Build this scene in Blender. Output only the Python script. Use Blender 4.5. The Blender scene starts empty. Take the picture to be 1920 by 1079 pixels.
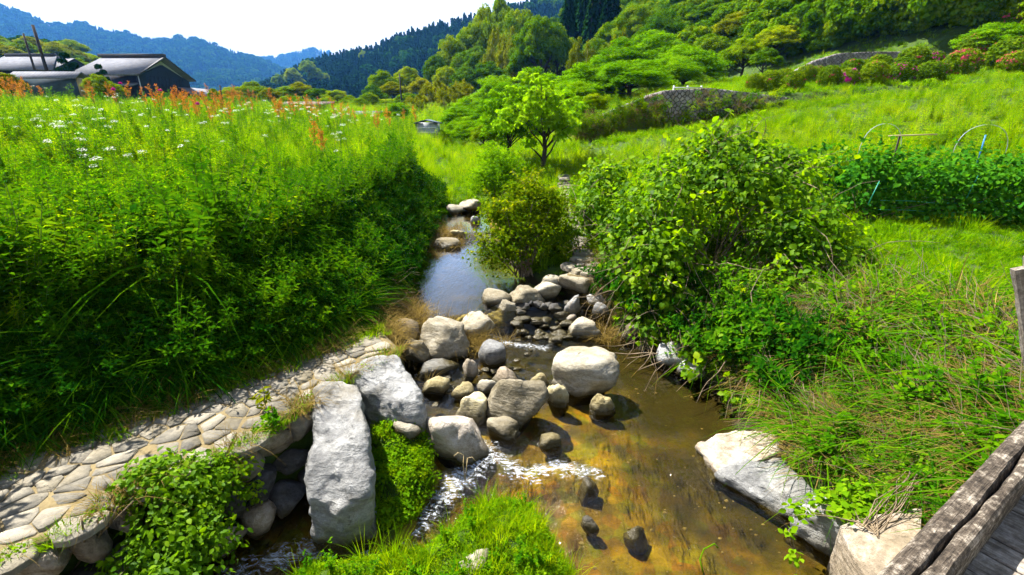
import bpy, bmesh, math, random
import numpy as np
from mathutils import Vector, noise as mnoise
R = math.radians
scene = bpy.context.scene
COL = scene.collection
rng = np.random.default_rng(11)
random.seed(5)

# ------------------------------------------------------------------ camera
FPX, PITCH, CAMZ = 880.0, R(20.0), 3.2          # focal length in photo pixels (1920 wide), eye 3.2 m above the stream
cam = bpy.data.cameras.new('camera')
cam.sensor_width = 36.0
cam.lens = FPX / 1920.0 * 36.0
cam.clip_end = 9000.0
cam_ob = bpy.data.objects.new('camera', cam)
COL.objects.link(cam_ob)
cam_ob.location = (0, 0, CAMZ)
cam_ob.rotation_euler = (R(90) - PITCH, 0, 0)
scene.camera = cam_ob

# ------------------------------------------------------------------ world, sun, exposure
SUN_EL, SUN_AZ = R(56), R(-49)                   # azimuth from +Y, negative = to the left
world = bpy.data.worlds.new('World')
scene.world = world
world.use_nodes = True
wn, wl = world.node_tree.nodes, world.node_tree.links
wn.clear()
w_out = wn.new('ShaderNodeOutputWorld'); w_bg = wn.new('ShaderNodeBackground')
sky = wn.new('ShaderNodeTexSky'); sky.sky_type = 'NISHITA'; sky.sun_disc = False
sky.sun_elevation = SUN_EL; sky.sun_rotation = SUN_AZ
sky.air_density = 1.0; sky.dust_density = 1.6; sky.ozone_density = 1.5
w_tc = wn.new('ShaderNodeTexCoord'); w_sep = wn.new('ShaderNodeSeparateXYZ')
wl.new(w_tc.outputs['Generated'], w_sep.inputs[0])
# thin high cloud: noise over the sky plane, thicker towards the horizon
w_add = wn.new('ShaderNodeMath'); w_add.operation = 'ADD'; w_add.inputs[1].default_value = 0.12
wl.new(w_sep.outputs['Z'], w_add.inputs[0])
w_div = wn.new('ShaderNodeVectorMath'); w_div.operation = 'DIVIDE'
w_cmb = wn.new('ShaderNodeCombineXYZ')
for i in range(3): wl.new(w_add.outputs[0], w_cmb.inputs[i])
wl.new(w_tc.outputs['Generated'], w_div.inputs[0]); wl.new(w_cmb.outputs[0], w_div.inputs[1])
w_nz = wn.new('ShaderNodeTexNoise'); w_nz.inputs['Scale'].default_value = 1.3; w_nz.inputs['Detail'].default_value = 7; w_nz.inputs['Roughness'].default_value = 0.6
wl.new(w_div.outputs[0], w_nz.inputs['Vector'])
w_rmp = wn.new('ShaderNodeMapRange'); w_rmp.inputs['From Min'].default_value = 0.46; w_rmp.inputs['From Max'].default_value = 0.72
wl.new(w_nz.outputs['Fac'], w_rmp.inputs['Value'])
w_hor = wn.new('ShaderNodeMapRange'); w_hor.inputs['From Min'].default_value = 0.30; w_hor.inputs['From Max'].default_value = 0.15
w_hor.interpolation_type = 'SMOOTHSTEP'
wl.new(w_sep.outputs['Z'], w_hor.inputs['Value'])
w_max = wn.new('ShaderNodeMath'); w_max.operation = 'MAXIMUM'
wl.new(w_rmp.outputs[0], w_max.inputs[0]); wl.new(w_hor.outputs[0], w_max.inputs[1])
w_fac = wn.new('ShaderNodeMath'); w_fac.operation = 'MULTIPLY'; w_fac.inputs[1].default_value = 0.95
wl.new(w_max.outputs[0], w_fac.inputs[0])
w_mix = wn.new('ShaderNodeMix'); w_mix.data_type = 'RGBA'
w_mix.inputs[7].default_value = (9.4, 9.3, 9.1, 1)
wl.new(w_fac.outputs[0], w_mix.inputs[0]); wl.new(sky.outputs[0], w_mix.inputs[6])
wl.new(w_mix.outputs[2], w_bg.inputs['Color'])
w_bg.inputs['Strength'].default_value = 0.05
wl.new(w_bg.outputs[0], w_out.inputs['Surface'])

sun = bpy.data.lights.new('sun', 'SUN')
sun.energy = 5.0; sun.angle = R(0.5); sun.color = (1.0, 0.95, 0.86)
sun_ob = bpy.data.objects.new('sun', sun); COL.objects.link(sun_ob)
SUNV = Vector((math.sin(SUN_AZ) * math.cos(SUN_EL), math.cos(SUN_AZ) * math.cos(SUN_EL), math.sin(SUN_EL)))
sun_ob.rotation_euler = SUNV.to_track_quat('Z', 'Y').to_euler()
sun_ob.location = (-20, 20, 30)

vs = scene.view_settings
vs.view_transform = 'Standard'; vs.look = 'None'; vs.gamma = 1.0; vs.use_curve_mapping = False
vs.exposure = 1.88
scene.render.engine = 'CYCLES'
cy = scene.cycles
cy.use_denoising = True; cy.denoiser = 'OPENIMAGEDENOISE'; cy.denoising_prefilter = 'ACCURATE'
cy.max_bounces = 4; cy.diffuse_bounces = 2; cy.glossy_bounces = 2; cy.transmission_bounces = 2
cy.transparent_max_bounces = 8; cy.volume_bounces = 0
cy.use_adaptive_sampling = True; cy.adaptive_threshold = 0.02; cy.sample_clamp_indirect = 4.0; cy.use_light_tree = False
cy.caustics_reflective = False; cy.caustics_refractive = False

# ------------------------------------------------------------------ pixel <-> world
CP, SP = math.cos(PITCH), math.sin(PITCH)
def ray(px, py):
    a = (px - 960.0) / FPX; b = (py - 539.5) / FPX
    return a, CP - b * SP, -(SP + b * CP)
def at(px, py, z):                               # the point of the pixel's ray at height z
    a, y, d = ray(px, py); s = (z - CAMZ) / d
    return Vector((a * s, y * s, z))
def aty(px, py, Y):                              # the point of the pixel's ray at forward distance Y
    a, y, d = ray(px, py); s = Y / y
    return Vector((a * s, Y, CAMZ + d * s))

# ------------------------------------------------------------------ object helpers
def tag(o, label=None, cat=None, group=None, kind=None):
    if label: o['label'] = label
    if cat: o['category'] = cat
    if group: o['group'] = group
    if kind: o['kind'] = kind
    return o
def link(o, parent=None):
    COL.objects.link(o)
    if parent is not None: o.parent = parent
    return o
def empty(name, loc=(0, 0, 0), rz=0.0):
    o = bpy.data.objects.new(name, None)
    o.location = loc; o.rotation_euler = (0, 0, rz); o.empty_display_size = 0.2
    return link(o)
def mesh_from(name, V, faces, mats=(), attrs=None, smooth=False, matidx=None):
    """V (n,3); faces: list of (k,3) / (k,4) int arrays or a list of tuples."""
    me = bpy.data.meshes.new(name)
    V = np.asarray(V, dtype=np.float32)
    if isinstance(faces, list) and faces and isinstance(faces[0], np.ndarray):
        loops = np.concatenate([f.reshape(-1) for f in faces]).astype(np.int32)
        tot = np.concatenate([np.full(len(f), f.shape[1], np.int32) for f in faces])
        me.vertices.add(len(V)); me.vertices.foreach_set('co', V.reshape(-1))
        me.loops.add(len(loops)); me.loops.foreach_set('vertex_index', loops)
        me.polygons.add(len(tot))
        start = np.concatenate([[0], np.cumsum(tot)[:-1]]).astype(np.int32)
        me.polygons.foreach_set('loop_start', start)
        try: me.polygons.foreach_set('loop_total', tot)
        except Exception: pass
        if matidx is not None: me.polygons.foreach_set('material_index', np.asarray(matidx, np.int32))
        me.update(calc_edges=True)
    else:
        me.from_pydata([tuple(map(float, v)) for v in V], [], [tuple(map(int, f)) for f in faces])
        if matidx is not None: me.polygons.foreach_set('material_index', np.asarray(matidx, np.int32))
        me.update()
    for k, a in (attrs or {}).items():
        at_ = me.attributes.new(k, 'FLOAT', 'POINT'); at_.data.foreach_set('value', np.asarray(a, np.float32))
    if smooth: me.polygons.foreach_set('use_smooth', np.ones(len(me.polygons), bool))
    for m in mats: me.materials.append(m)
    return me
def obj(name, me, parent=None, loc=None):
    o = bpy.data.objects.new(name, me)
    if loc is not None: o.location = loc
    return link(o, parent)

class Soup:
    """collects triangle and quad soups with one float attribute per vertex and a material slot per face"""
    def __init__(s): s.V, s.T, s.Q, s.A, s.mt, s.mq, s.n = [], [], [], [], [], [], 0
    def add(s, V, T=None, Q=None, A=0.5, m=0):
        V = np.asarray(V, np.float32).reshape(-1, 3); k = len(V)
        s.V.append(V); s.A.append(np.broadcast_to(np.asarray(A, np.float32), (k,)))
        if T is not None and len(T): T = np.asarray(T, np.int32) + s.n; s.T.append(T); s.mt.append(np.full(len(T), m))
        if Q is not None and len(Q): Q = np.asarray(Q, np.int32) + s.n; s.Q.append(Q); s.mq.append(np.full(len(Q), m))
        s.n += k
    def mesh(s, name, mats, smooth=False):
        fs, mi = [], []
        if s.T: fs.append(np.concatenate(s.T)); mi += s.mt
        if s.Q: fs.append(np.concatenate(s.Q)); mi += s.mq
        return mesh_from(name, np.concatenate(s.V), fs, mats, {'rnd': np.concatenate(s.A)}, smooth, np.concatenate(mi))

def unit(a):
    a = np.asarray(a, float); return a / np.maximum(np.linalg.norm(a, axis=-1, keepdims=True), 1e-9)
def rand_dirs(n):
    return unit(rng.normal(size=(n, 3)))

def add_leaves(S, P, D, N, L, W, fold=0.25, droop=0.15, A=None, m=0, full=False):
    """leaf blades: P base, D direction, N facing, L length, W half width (arrays); full=True gives a rounder eight-face leaf"""
    n = len(P); P = np.asarray(P, float); D = unit(D); N = np.asarray(N, float)
    side = unit(np.cross(D, N)); N = np.cross(side, D)
    L = np.broadcast_to(np.asarray(L, float), (n,))[:, None]; W = np.broadcast_to(np.asarray(W, float), (n,))[:, None]
    if A is None: A = rng.random(n)
    if not full:
        mid = P + D * L * 0.42
        l = mid + side * W + N * W * fold; r = mid - side * W + N * W * fold
        tip = P + D * L - N * L * droop
        V = np.stack([P, r, tip, l], 1)
        k = (np.arange(n) * 4)[:, None]
        T = np.concatenate([k + np.array([[0, 1, 2]]), k + np.array([[0, 2, 3]])])
        S.add(V.reshape(-1, 3), T=T, A=np.repeat(A, 4), m=m)
    else:
        rows = [(0.0, 0.0), (0.22, 0.75), (0.5, 1.0), (0.78, 0.62), (1.0, 0.0)]
        Vs = []
        for t, w in rows:
            c = P + D * L * t - N * L * droop * t * t
            Vs += [c + side * W * w + N * W * fold * w, c, c - side * W * w + N * W * fold * w] if 0 < t < 1 else [c]
        V = np.stack(Vs, 1); k = (np.arange(n) * 11)[:, None]
        # 0 base; 1,2,3; 4,5,6; 7,8,9; 10 tip
        T = np.concatenate([k + np.array([t_]) for t_ in ([0, 2, 1], [0, 3, 2], [10, 7, 8], [10, 8, 9])])
        Q = np.concatenate([k + np.array([q]) for q in ([1, 2, 5, 4], [2, 3, 6, 5], [4, 5, 8, 7], [5, 6, 9, 8])])
        S.add(V.reshape(-1, 3), T=T, Q=Q, A=np.repeat(A, 11), m=m)

def add_blades(S, P, D, L, W, bend, A=None, m=0, segs=3):
    """grass blades: start P along D, bending over by `bend` (horizontal outward)"""
    n = len(P); P = np.asarray(P, float); D = unit(D)
    L = np.broadcast_to(np.asarray(L, float), (n,))[:, None]; W = np.broadcast_to(np.asarray(W, float), (n,))[:, None]
    bend = np.broadcast_to(np.asarray(bend, float), (n,))[:, None]
    H = D.copy(); H[:, 2] = 0; H = unit(H + 1e-4 * rng.normal(size=(n, 3)) * np.array([1, 1, 0]))
    side = unit(np.cross(H, np.array([0, 0, 1.0])))
    ang = rng.uniform(-0.9, 0.9, n)[:, None]; side = side * np.cos(ang) + H * np.sin(ang)
    if A is None: A = rng.random(n)
    Vs = []
    for i in range(segs + 1):
        t = i / segs
        c = P + D * L * t + H * L * bend * t * t * 0.9 - np.array([0, 0, 1.0]) * L * bend * bend * t ** 3 * 0.75
        w = W * (1 - t ** 1.6) + 0.0005
        if i < segs: Vs += [c - side * w, c + side * w]
        else: Vs.append(c)
    V = np.stack(Vs, 1); m_ = V.shape[1]; k = (np.arange(n) * m_)[:, None]
    Q = np.concatenate([k + np.array([[2 * i, 2 * i + 1, 2 * i + 3, 2 * i + 2]]) for i in range(segs - 1)]) if segs > 1 else None
    T = k + np.array([[2 * segs - 2, 2 * segs - 1, 2 * segs]])
    S.add(V.reshape(-1, 3), T=T, Q=Q, A=np.repeat(A, m_), m=m)

def add_tube(S, path, radii, sides=6, A=0.5, m=0, cap=True):
    path = np.asarray(path, float); n = len(path)
    radii = np.broadcast_to(np.asarray(radii, float), (n,))
    tan = np.gradient(path, axis=0); tan = unit(tan)
    ref = np.array([0.31, 0.17, 0.93]) if abs(tan[0] @ np.array([0.31, 0.17, 0.93])) < 0.9 else np.array([1.0, 0, 0])
    u = unit(np.cross(tan, ref)); v = np.cross(tan, u)
    a = np.linspace(0, 2 * np.pi, sides, endpoint=False)
    ring = path[:, None] + radii[:, None, None] * (u[:, None] * np.cos(a)[None, :, None] + v[:, None] * np.sin(a)[None, :, None])
    Q = []
    for i in range(n - 1):
        for j in range(sides):
            Q.append((i * sides + j, i * sides + (j + 1) % sides, (i + 1) * sides + (j + 1) % sides, (i + 1) * sides + j))
    V = ring.reshape(-1, 3); T = []
    if cap:
        V = np.concatenate([V, path[[0, -1]]]); b = n * sides
        for j in range(sides):
            T.append((b, (j + 1) % sides, j)); T.append((b + 1, (n - 1) * sides + j, (n - 1) * sides + (j + 1) % sides))
    S.add(V, T=T, Q=Q, A=A, m=m)

def add_box(S, c, size, rz=0.0, A=0.5, m=0, tilt=None):
    sx, sy, sz = [x / 2 for x in size]
    V = np.array([[x, y, z] for z in (-sz, sz) for y in (-sy, sy) for x in (-sx, sx)], float)
    if tilt is not None: V = V @ np.array(tilt).T
    cr, sr = math.cos(rz), math.sin(rz)
    V = V @ np.array([[cr, sr, 0], [-sr, cr, 0], [0, 0, 1]]) + np.array(c, float)
    S.add(V, Q=[(0, 2, 3, 1), (4, 5, 7, 6), (0, 1, 5, 4), (1, 3, 7, 5), (3, 2, 6, 7), (2, 0, 4, 6)], A=A, m=m)

# cheap smooth value noise for heights and masks (vectorised)
_tab = np.random.default_rng(3).random((256, 256))
def vnoise(x, y):
    x = np.asarray(x, float); y = np.asarray(y, float)
    xi = np.floor(x).astype(int); yi = np.floor(y).astype(int); fx = x - xi; fy = y - yi
    fx = fx * fx * (3 - 2 * fx); fy = fy * fy * (3 - 2 * fy)
    g = lambda i, j: _tab[i & 255, j & 255]
    return (g(xi, yi) * (1 - fx) + g(xi + 1, yi) * fx) * (1 - fy) + (g(xi, yi + 1) * (1 - fx) + g(xi + 1, yi + 1) * fx) * fy
def fbm(x, y, o=4):
    s, a, t = 0, 1.0, 0
    for i in range(o): s = s + a * vnoise(x * 2 ** i + 17 * i, y * 2 ** i + 5 * i); t += a; a *= 0.5
    return s / t
# ------------------------------------------------------------------ materials
def new_mat(name):
    m = bpy.data.materials.new(name); m.use_nodes = True
    m.node_tree.nodes.clear()
    return m, m.node_tree.nodes, m.node_tree.links
def N_(n, t, **kw):
    x = n.new(t)
    for k, v in kw.items(): setattr(x, k, v)
    return x
def noise_n(n, l, vec, scale, detail=4, rough=0.55, dist=0.0):
    x = n.new('ShaderNodeTexNoise'); x.inputs['Scale'].default_value = scale; x.inputs['Detail'].default_value = detail
    x.inputs['Roughness'].default_value = rough; x.inputs['Distortion'].default_value = dist
    if vec is not None: l.new(vec, x.inputs['Vector'])
    return x
def ramp_n(n, l, fac, stops):
    x = n.new('ShaderNodeValToRGB'); e = x.color_ramp.elements
    while len(e) < len(stops): e.new(0.5)
    for i, (p, c) in enumerate(stops): e[i].position = p; e[i].color = (*c, 1)
    l.new(fac, x.inputs[0]); return x
def mix_n(n, l, fac, a, b, mode='MIX'):
    x = n.new('ShaderNodeMix'); x.data_type = 'RGBA'; x.blend_type = mode
    for s, v in ((0, fac), (6, a), (7, b)):
        if hasattr(v, 'is_linked'): l.new(v, x.inputs[s])
        else: x.inputs[s].default_value = v if s == 0 else (*v, 1)
    return x.outputs[2]
def math_n(n, l, op, a, b=None, c=None, clamp=False):
    x = n.new('ShaderNodeMath'); x.operation = op; x.use_clamp = clamp
    for i, v in enumerate((a, b, c)):
        if v is None: continue
        if hasattr(v, 'is_linked'): l.new(v, x.inputs[i])
        else: x.inputs[i].default_value = v
    return x.outputs[0]
def obj_shift(n, l):
    """object coordinates shifted by the object's random number, so copies do not repeat"""
    tc = n.new('ShaderNodeTexCoord'); oi = n.new('ShaderNodeObjectInfo')
    ad = n.new('ShaderNodeVectorMath'); ad.operation = 'ADD'
    sc = math_n(n, l, 'MULTIPLY', oi.outputs['Random'], 37.0)
    l.new(tc.outputs['Object'], ad.inputs[0]); l.new(sc, ad.inputs[1])
    return ad.outputs[0], oi.outputs['Random']

def leaf_mat(name, dark, mid, light, transl=0.42, tcol=None, rough=0.55, objvar=0.45, spec=0.04, dry=None):
    """leaf: colour by leaf (attribute rnd) and by plant (object random); light shines through from behind"""
    m, n, l = new_mat(name)
    at_ = N_(n, 'ShaderNodeAttribute', attribute_name='rnd'); oi = n.new('ShaderNodeObjectInfo')
    geo = n.new('ShaderNodeNewGeometry')
    nz = noise_n(n, l, geo.outputs['Position'], 0.55, 3)
    f = math_n(n, l, 'MULTIPLY', at_.outputs['Fac'], 1 - objvar)
    f = math_n(n, l, 'MULTIPLY_ADD', oi.outputs['Random'], objvar, f)
    f2 = math_n(n, l, 'MULTIPLY_ADD', math_n(n, l, 'SUBTRACT', nz.outputs['Fac'], 0.5), 0.9, f, clamp=True)
    stops = [(0.0, dark), (0.5, mid), (1.0, light)]
    col = ramp_n(n, l, f2, stops).outputs[0]
    if dry:
        g = math_n(n, l, 'GREATER_THAN', at_.outputs['Fac'], 1 - dry[1])
        col = mix_n(n, l, g, col, dry[0])
    if spec > .05:
        b = n.new('ShaderNodeBsdfPrincipled'); l.new(col, b.inputs['Base Color'])
        b.inputs['Roughness'].default_value = rough; b.inputs['Specular IOR Level'].default_value = spec
    else:
        b = n.new('ShaderNodeBsdfDiffuse'); l.new(col, b.inputs['Color'])
    t = n.new('ShaderNodeBsdfTranslucent')
    tc_ = mix_n(n, l, 1.0, col, tcol or (1.6, 1.5, 0.3), 'MULTIPLY'); l.new(tc_, t.inputs['Color'])
    mx = n.new('ShaderNodeMixShader'); mx.inputs[0].default_value = transl
    l.new(b.outputs[0], mx.inputs[1]); l.new(t.outputs[0], mx.inputs[2])
    o = n.new('ShaderNodeOutputMaterial'); l.new(mx.outputs[0], o.inputs['Surface'])
    return m

M = {}
M['grass'] = leaf_mat('grass', (0.036, 0.125, 0.002), (0.105, 0.235, 0.002), (0.215, 0.310, 0.003), 0.5)
M['meadow'] = leaf_mat('meadow', (0.034, 0.130, 0.002), (0.145, 0.285, 0.002), (0.310, 0.385, 0.003), 0.52)
M['weed'] = leaf_mat('weed', (0.016, 0.085, 0.002), (0.055, 0.170, 0.002), (0.155, 0.270, 0.003), 0.46)
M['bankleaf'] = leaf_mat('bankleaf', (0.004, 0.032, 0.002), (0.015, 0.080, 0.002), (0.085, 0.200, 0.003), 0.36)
M['shrub'] = leaf_mat('shrub', (0.030, 0.085, 0.003), (0.110, 0.180, 0.003), (0.240, 0.280, 0.004), 0.46)
M['vine'] = leaf_mat('vine', (0.034, 0.110, 0.003), (0.130, 0.260, 0.003), (0.290, 0.400, 0.004), 0.52, rough=0.5, spec=0.08)
M['bean'] = leaf_mat('bean', (0.018, 0.100, 0.012), (0.036, 0.160, 0.010), (0.080, 0.230, 0.010), 0.40)
M['bright'] = leaf_mat('bright', (0.060, 0.170, 0.004), (0.130, 0.270, 0.004), (0.230, 0.360, 0.008), 0.5)
M['moss'] = leaf_mat('moss', (0.060, 0.150, 0.002), (0.150, 0.270, 0.002), (0.290, 0.370, 0.004), 0.5)
M['dryleaf'] = leaf_mat('dryleaf', (0.090, 0.060, 0.016), (0.200, 0.140, 0.035), (0.340, 0.240, 0.070), 0.3, tcol=(1, 1, .9))
M['evergreen'] = leaf_mat('evergreen', (0.022, 0.085, 0.002), (0.090, 0.190, 0.002), (0.270, 0.340, 0.003), 0.30)
M['broadleaf'] = leaf_mat('broadleaf', (0.055, 0.150, 0.002), (0.160, 0.260, 0.002), (0.320, 0.360, 0.003), 0.34)
M['cherry'] = leaf_mat('cherry', (0.045, 0.150, 0.003), (0.115, 0.260, 0.003), (0.210, 0.350, 0.003), 0.42)
M['youngleaf'] = leaf_mat('youngleaf', (0.070, 0.190, 0.006), (0.140, 0.290, 0.006), (0.230, 0.370, 0.010), 0.5)
M['golden'] = leaf_mat('golden', (0.060, 0.095, 0.002), (0.150, 0.185, 0.003), (0.280, 0.285, 0.005), 0.44)
M['conifer'] = leaf_mat('conifer', (0.004, 0.026, 0.007), (0.009, 0.044, 0.010), (0.020, 0.068, 0.010), 0.10)
M['farleaf'] = leaf_mat('farleaf', (0.008, 0.044, 0.006), (0.018, 0.080, 0.006), (0.085, 0.180, 0.006), 0.2)
M['azalea'] = leaf_mat('azalea', (0.040, 0.100, 0.004), (0.100, 0.180, 0.006), (0.190, 0.250, 0.008), 0.35)

def flat_leaf(name, a, b, transl=0.3):
    return leaf_mat(name, a, [(x + y) / 2 for x, y in zip(a, b)], b, transl, tcol=(1, 1, 1), objvar=0.3)
M['orange'] = flat_leaf('orange_flower', (0.42, 0.11, 0.010), (0.66, 0.30, 0.04))
M['white_flower'] = flat_leaf('white_flower', (0.62, 0.62, 0.55), (0.8, 0.8, 0.76))
M['pink_flower'] = flat_leaf('pink_flower', (0.36, 0.03, 0.06), (0.50, 0.09, 0.10))
M['magenta_flower'] = flat_leaf('magenta_flower', (0.42, 0.012, 0.20), (0.55, 0.03, 0.28))

def surf(name, build, rough=0.8, bump=0.0, dist=0.02, spec=0.3):
    """principled surface; build(n, l) -> (colour socket, height socket or None[, roughness socket])"""
    m, n, l = new_mat(name)
    r = build(n, l)
    b = n.new('ShaderNodeBsdfPrincipled'); l.new(r[0], b.inputs['Base Color'])
    b.inputs['Roughness'].default_value = rough; b.inputs['Specular IOR Level'].default_value = spec
    if len(r) > 2 and r[2] is not None: l.new(r[2], b.inputs['Roughness'])
    if r[1] is not None and bump > 0:
        bp = n.new('ShaderNodeBump'); bp.inputs['Strength'].default_value = bump; bp.inputs['Distance'].default_value = dist
        l.new(r[1], bp.inputs['Height']); l.new(bp.outputs[0], b.inputs['Normal'])
    o = n.new('ShaderNodeOutputMaterial'); l.new(b.outputs[0], o.inputs['Surface'])
    return m

def rock_build(c0, c1, c2, wet=True, lichen=0.0):
    def f(n, l):
        v, rnd = obj_shift(n, l)
        geo = n.new('ShaderNodeNewGeometry')
        n1 = noise_n(n, l, v, 3.2, 6, 0.62, 0.6); n2 = noise_n(n, l, v, 22, 6, 0.72); n3 = noise_n(n, l, v, 90, 3, 0.7)
        st = n.new('ShaderNodeMapping'); st.inputs['Scale'].default_value = (1.2, 3.0, 9.0); st.inputs['Rotation'].default_value = (0.5, 0.35, 0.2)
        l.new(v, st.inputs[0]); n4 = noise_n(n, l, st.outputs[0], 2.4, 5, 0.6)
        f1 = math_n(n, l, 'MULTIPLY_ADD', n2.outputs['Fac'], 0.55, math_n(n, l, 'MULTIPLY', n1.outputs['Fac'], 0.55))
        f1 = math_n(n, l, 'MULTIPLY_ADD', math_n(n, l, 'SUBTRACT', n4.outputs['Fac'], 0.5), 0.5, f1)
        f1 = math_n(n, l, 'MULTIPLY_ADD', math_n(n, l, 'SUBTRACT', rnd, 0.5), 0.26, f1)
        col = ramp_n(n, l, f1, [(0.30, c0), (0.52, c1), (0.74, c2)]).outputs[0]
        sp = math_n(n, l, 'GREATER_THAN', n3.outputs['Fac'], 0.64)
        col = mix_n(n, l, math_n(n, l, 'MULTIPLY', sp, 0.5), col, [x * 0.35 for x in c0])
        n5 = noise_n(n, l, v, 1.7, 4, 0.6); sm = n.new('ShaderNodeMapRange'); sm.inputs['From Min'].default_value = 0.5; sm.inputs['From Max'].default_value = 0.68; l.new(n5.outputs['Fac'], sm.inputs['Value'])
        col = mix_n(n, l, math_n(n, l, 'MULTIPLY', sm.outputs[0], 0.45), col, (0.13, 0.098, 0.035))      # brown water stains
        # cracks
        vo = N_(n, 'ShaderNodeTexVoronoi', feature='DISTANCE_TO_EDGE'); vo.inputs['Scale'].default_value = 3.1
        wv = n.new('ShaderNodeVectorMath'); wv.operation = 'ADD'
        wv2 = n.new('ShaderNodeVectorMath'); wv2.operation = 'SCALE'; wv2.inputs[3].default_value = 0.35
        l.new(n1.outputs['Color'], wv2.inputs[0]); l.new(v, wv.inputs[0]); l.new(wv2.outputs[0], wv.inputs[1]); l.new(wv.outputs[0], vo.inputs['Vector'])
        cr = n.new('ShaderNodeMapRange'); cr.inputs['From Min'].default_value = 0.0; cr.inputs['From Max'].default_value = 0.010
        l.new(vo.outputs['Distance'], cr.inputs['Value'])
        gate = math_n(n, l, 'GREATER_THAN', n1.outputs['Fac'], 0.6)
        crk = math_n(n, l, 'MULTIPLY', math_n(n, l, 'SUBTRACT', 1.0, cr.outputs[0]), gate)
        col = mix_n(n, l, math_n(n, l, 'MULTIPLY', crk, 0.45), col, [x * 0.3 for x in c0])
        rg = None
        if wet:   # wet, algae-brown tide band just above the water
            sx = n.new('ShaderNodeSeparateXYZ'); l.new(geo.outputs['Position'], sx.inputs[0])
            wa = N_(n, 'ShaderNodeAttribute', attribute_type='OBJECT', attribute_name='waterline')
            h = math_n(n, l, 'SUBTRACT', sx.outputs['Z'], wa.outputs['Fac'])
            h = math_n(n, l, 'MULTIPLY_ADD', n1.outputs['Fac'], -0.12, h)
            wm = n.new('ShaderNodeMapRange'); wm.inputs['From Min'].default_value = 0.075; wm.inputs['From Max'].default_value = -0.02
            l.new(h, wm.inputs['Value'])
            col = mix_n(n, l, wm.outputs[0], col, mix_n(n, l, n1.outputs['Fac'], (0.020, 0.017, 0.010), (0.075, 0.060, 0.022)))
            rg = math_n(n, l, 'MULTIPLY_ADD', wm.outputs[0], -0.55, 0.82)
        ht = math_n(n, l, 'MULTIPLY_ADD', n2.outputs['Fac'], 0.6, math_n(n, l, 'MULTIPLY', n4.outputs['Fac'], 0.8))
        ht = math_n(n, l, 'MULTIPLY_ADD', n3.outputs['Fac'], 0.15, ht)
        ht = math_n(n, l, 'MULTIPLY_ADD', crk, -0.8, ht)
        return col, ht, rg
    return f
M['rock_cream'] = surf('rock_cream', rock_build((0.12, 0.10, 0.06), (0.23, 0.20, 0.14), (0.39, 0.36, 0.29)), 0.82, 0.9, 0.035)
M['rock_grey'] = surf('rock_grey', rock_build((0.09, 0.09, 0.09), (0.20, 0.20, 0.195), (0.37, 0.37, 0.36)), 0.82, 0.9, 0.035)
M['rock_brown'] = surf('rock_brown', rock_build((0.09, 0.07, 0.045), (0.25, 0.20, 0.14), (0.44, 0.39, 0.33)), 0.82, 0.9, 0.035)
M['rock_ochre'] = surf('rock_ochre', rock_build((0.12, 0.09, 0.03), (0.31, 0.26, 0.13), (0.47, 0.42, 0.27)), 0.82, 0.9, 0.03)
M['rock_dark'] = surf('rock_dark', rock_build((0.02, 0.02, 0.022), (0.055, 0.053, 0.05), (0.13, 0.13, 0.14)), 0.45, 0.9, 0.03)
M['pave'] = surf('pave', rock_build((0.058, 0.054, 0.046), (0.155, 0.140, 0.110), (0.275, 0.245, 0.190), wet=False), 0.85, 0.8, 0.02)

def mortar_build(n, l):
    geo = n.new('ShaderNodeNewGeometry'); p = geo.outputs['Position']
    a = noise_n(n, l, p, 5, 6, 0.65); b = noise_n(n, l, p, 60, 4, 0.7)
    f = math_n(n, l, 'MULTIPLY_ADD', b.outputs['Fac'], 0.5, math_n(n, l, 'MULTIPLY', a.outputs['Fac'], 0.55))
    c = ramp_n(n, l, f, [(0.32, (0.075, 0.055, 0.024)), (0.55, (0.17, 0.130, 0.062)), (0.75, (0.25, 0.20, 0.10))]).outputs[0]
    return c, f
M['mortar'] = surf('mortar', mortar_build, 0.95, 0.6, 0.02)

def soil_build(n, l):
    geo = n.new('ShaderNodeNewGeometry'); p = geo.outputs['Position']
    a = noise_n(n, l, p, 0.35, 5, 0.6); b = noise_n(n, l, p, 14, 6, 0.7)
    c1 = ramp_n(n, l, b.outputs['Fac'], [(0.3, (0.010, 0.026, 0.003)), (0.6, (0.030, 0.060, 0.004)), (0.8, (0.06, 0.075, 0.01))]).outputs[0]
    c2 = ramp_n(n, l, b.outputs['Fac'], [(0.3, (0.022, 0.055, 0.003)), (0.6, (0.055, 0.100, 0.004)), (0.8, (0.09, 0.12, 0.01))]).outputs[0]
    c = mix_n(n, l, a.outputs['Fac'], c1, c2)
    at_ = N_(n, 'ShaderNodeAttribute', attribute_name='bed')
    vo = n.new('ShaderNodeTexVoronoi'); vo.inputs['Scale'].default_value = 9; l.new(p, vo.inputs['Vector'])
    nb = noise_n(n, l, p, 2.2, 5, 0.6)
    bedc = ramp_n(n, l, nb.outputs['Fac'], [(0.30, (0.026, 0.020, 0.003)), (0.48, (0.14, 0.100, 0.005)), (0.66, (0.38, 0.270, 0.008))]).outputs[0]
    bedc = mix_n(n, l, 0.35, bedc, mix_n(n, l, 1.0, bedc, vo.outputs['Color'], 'MULTIPLY'))
    bedc = mix_n(n, l, math_n(n, l, 'GREATER_THAN', b.outputs['Fac'], 0.62), bedc, (0.10, 0.075, 0.02))
    mu = N_(n, 'ShaderNodeAttribute', attribute_name='mud_shade')
    bedc = mix_n(n, l, mu.outputs['Fac'], bedc, mix_n(n, l, nb.outputs['Fac'], (0.007, 0.006, 0.003), (0.034, 0.026, 0.006)))  # dark pool mud plus the painted shade of the right bank
    c = mix_n(n, l, at_.outputs['Fac'], c, bedc)
    return c, b.outputs['Fac']
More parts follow.
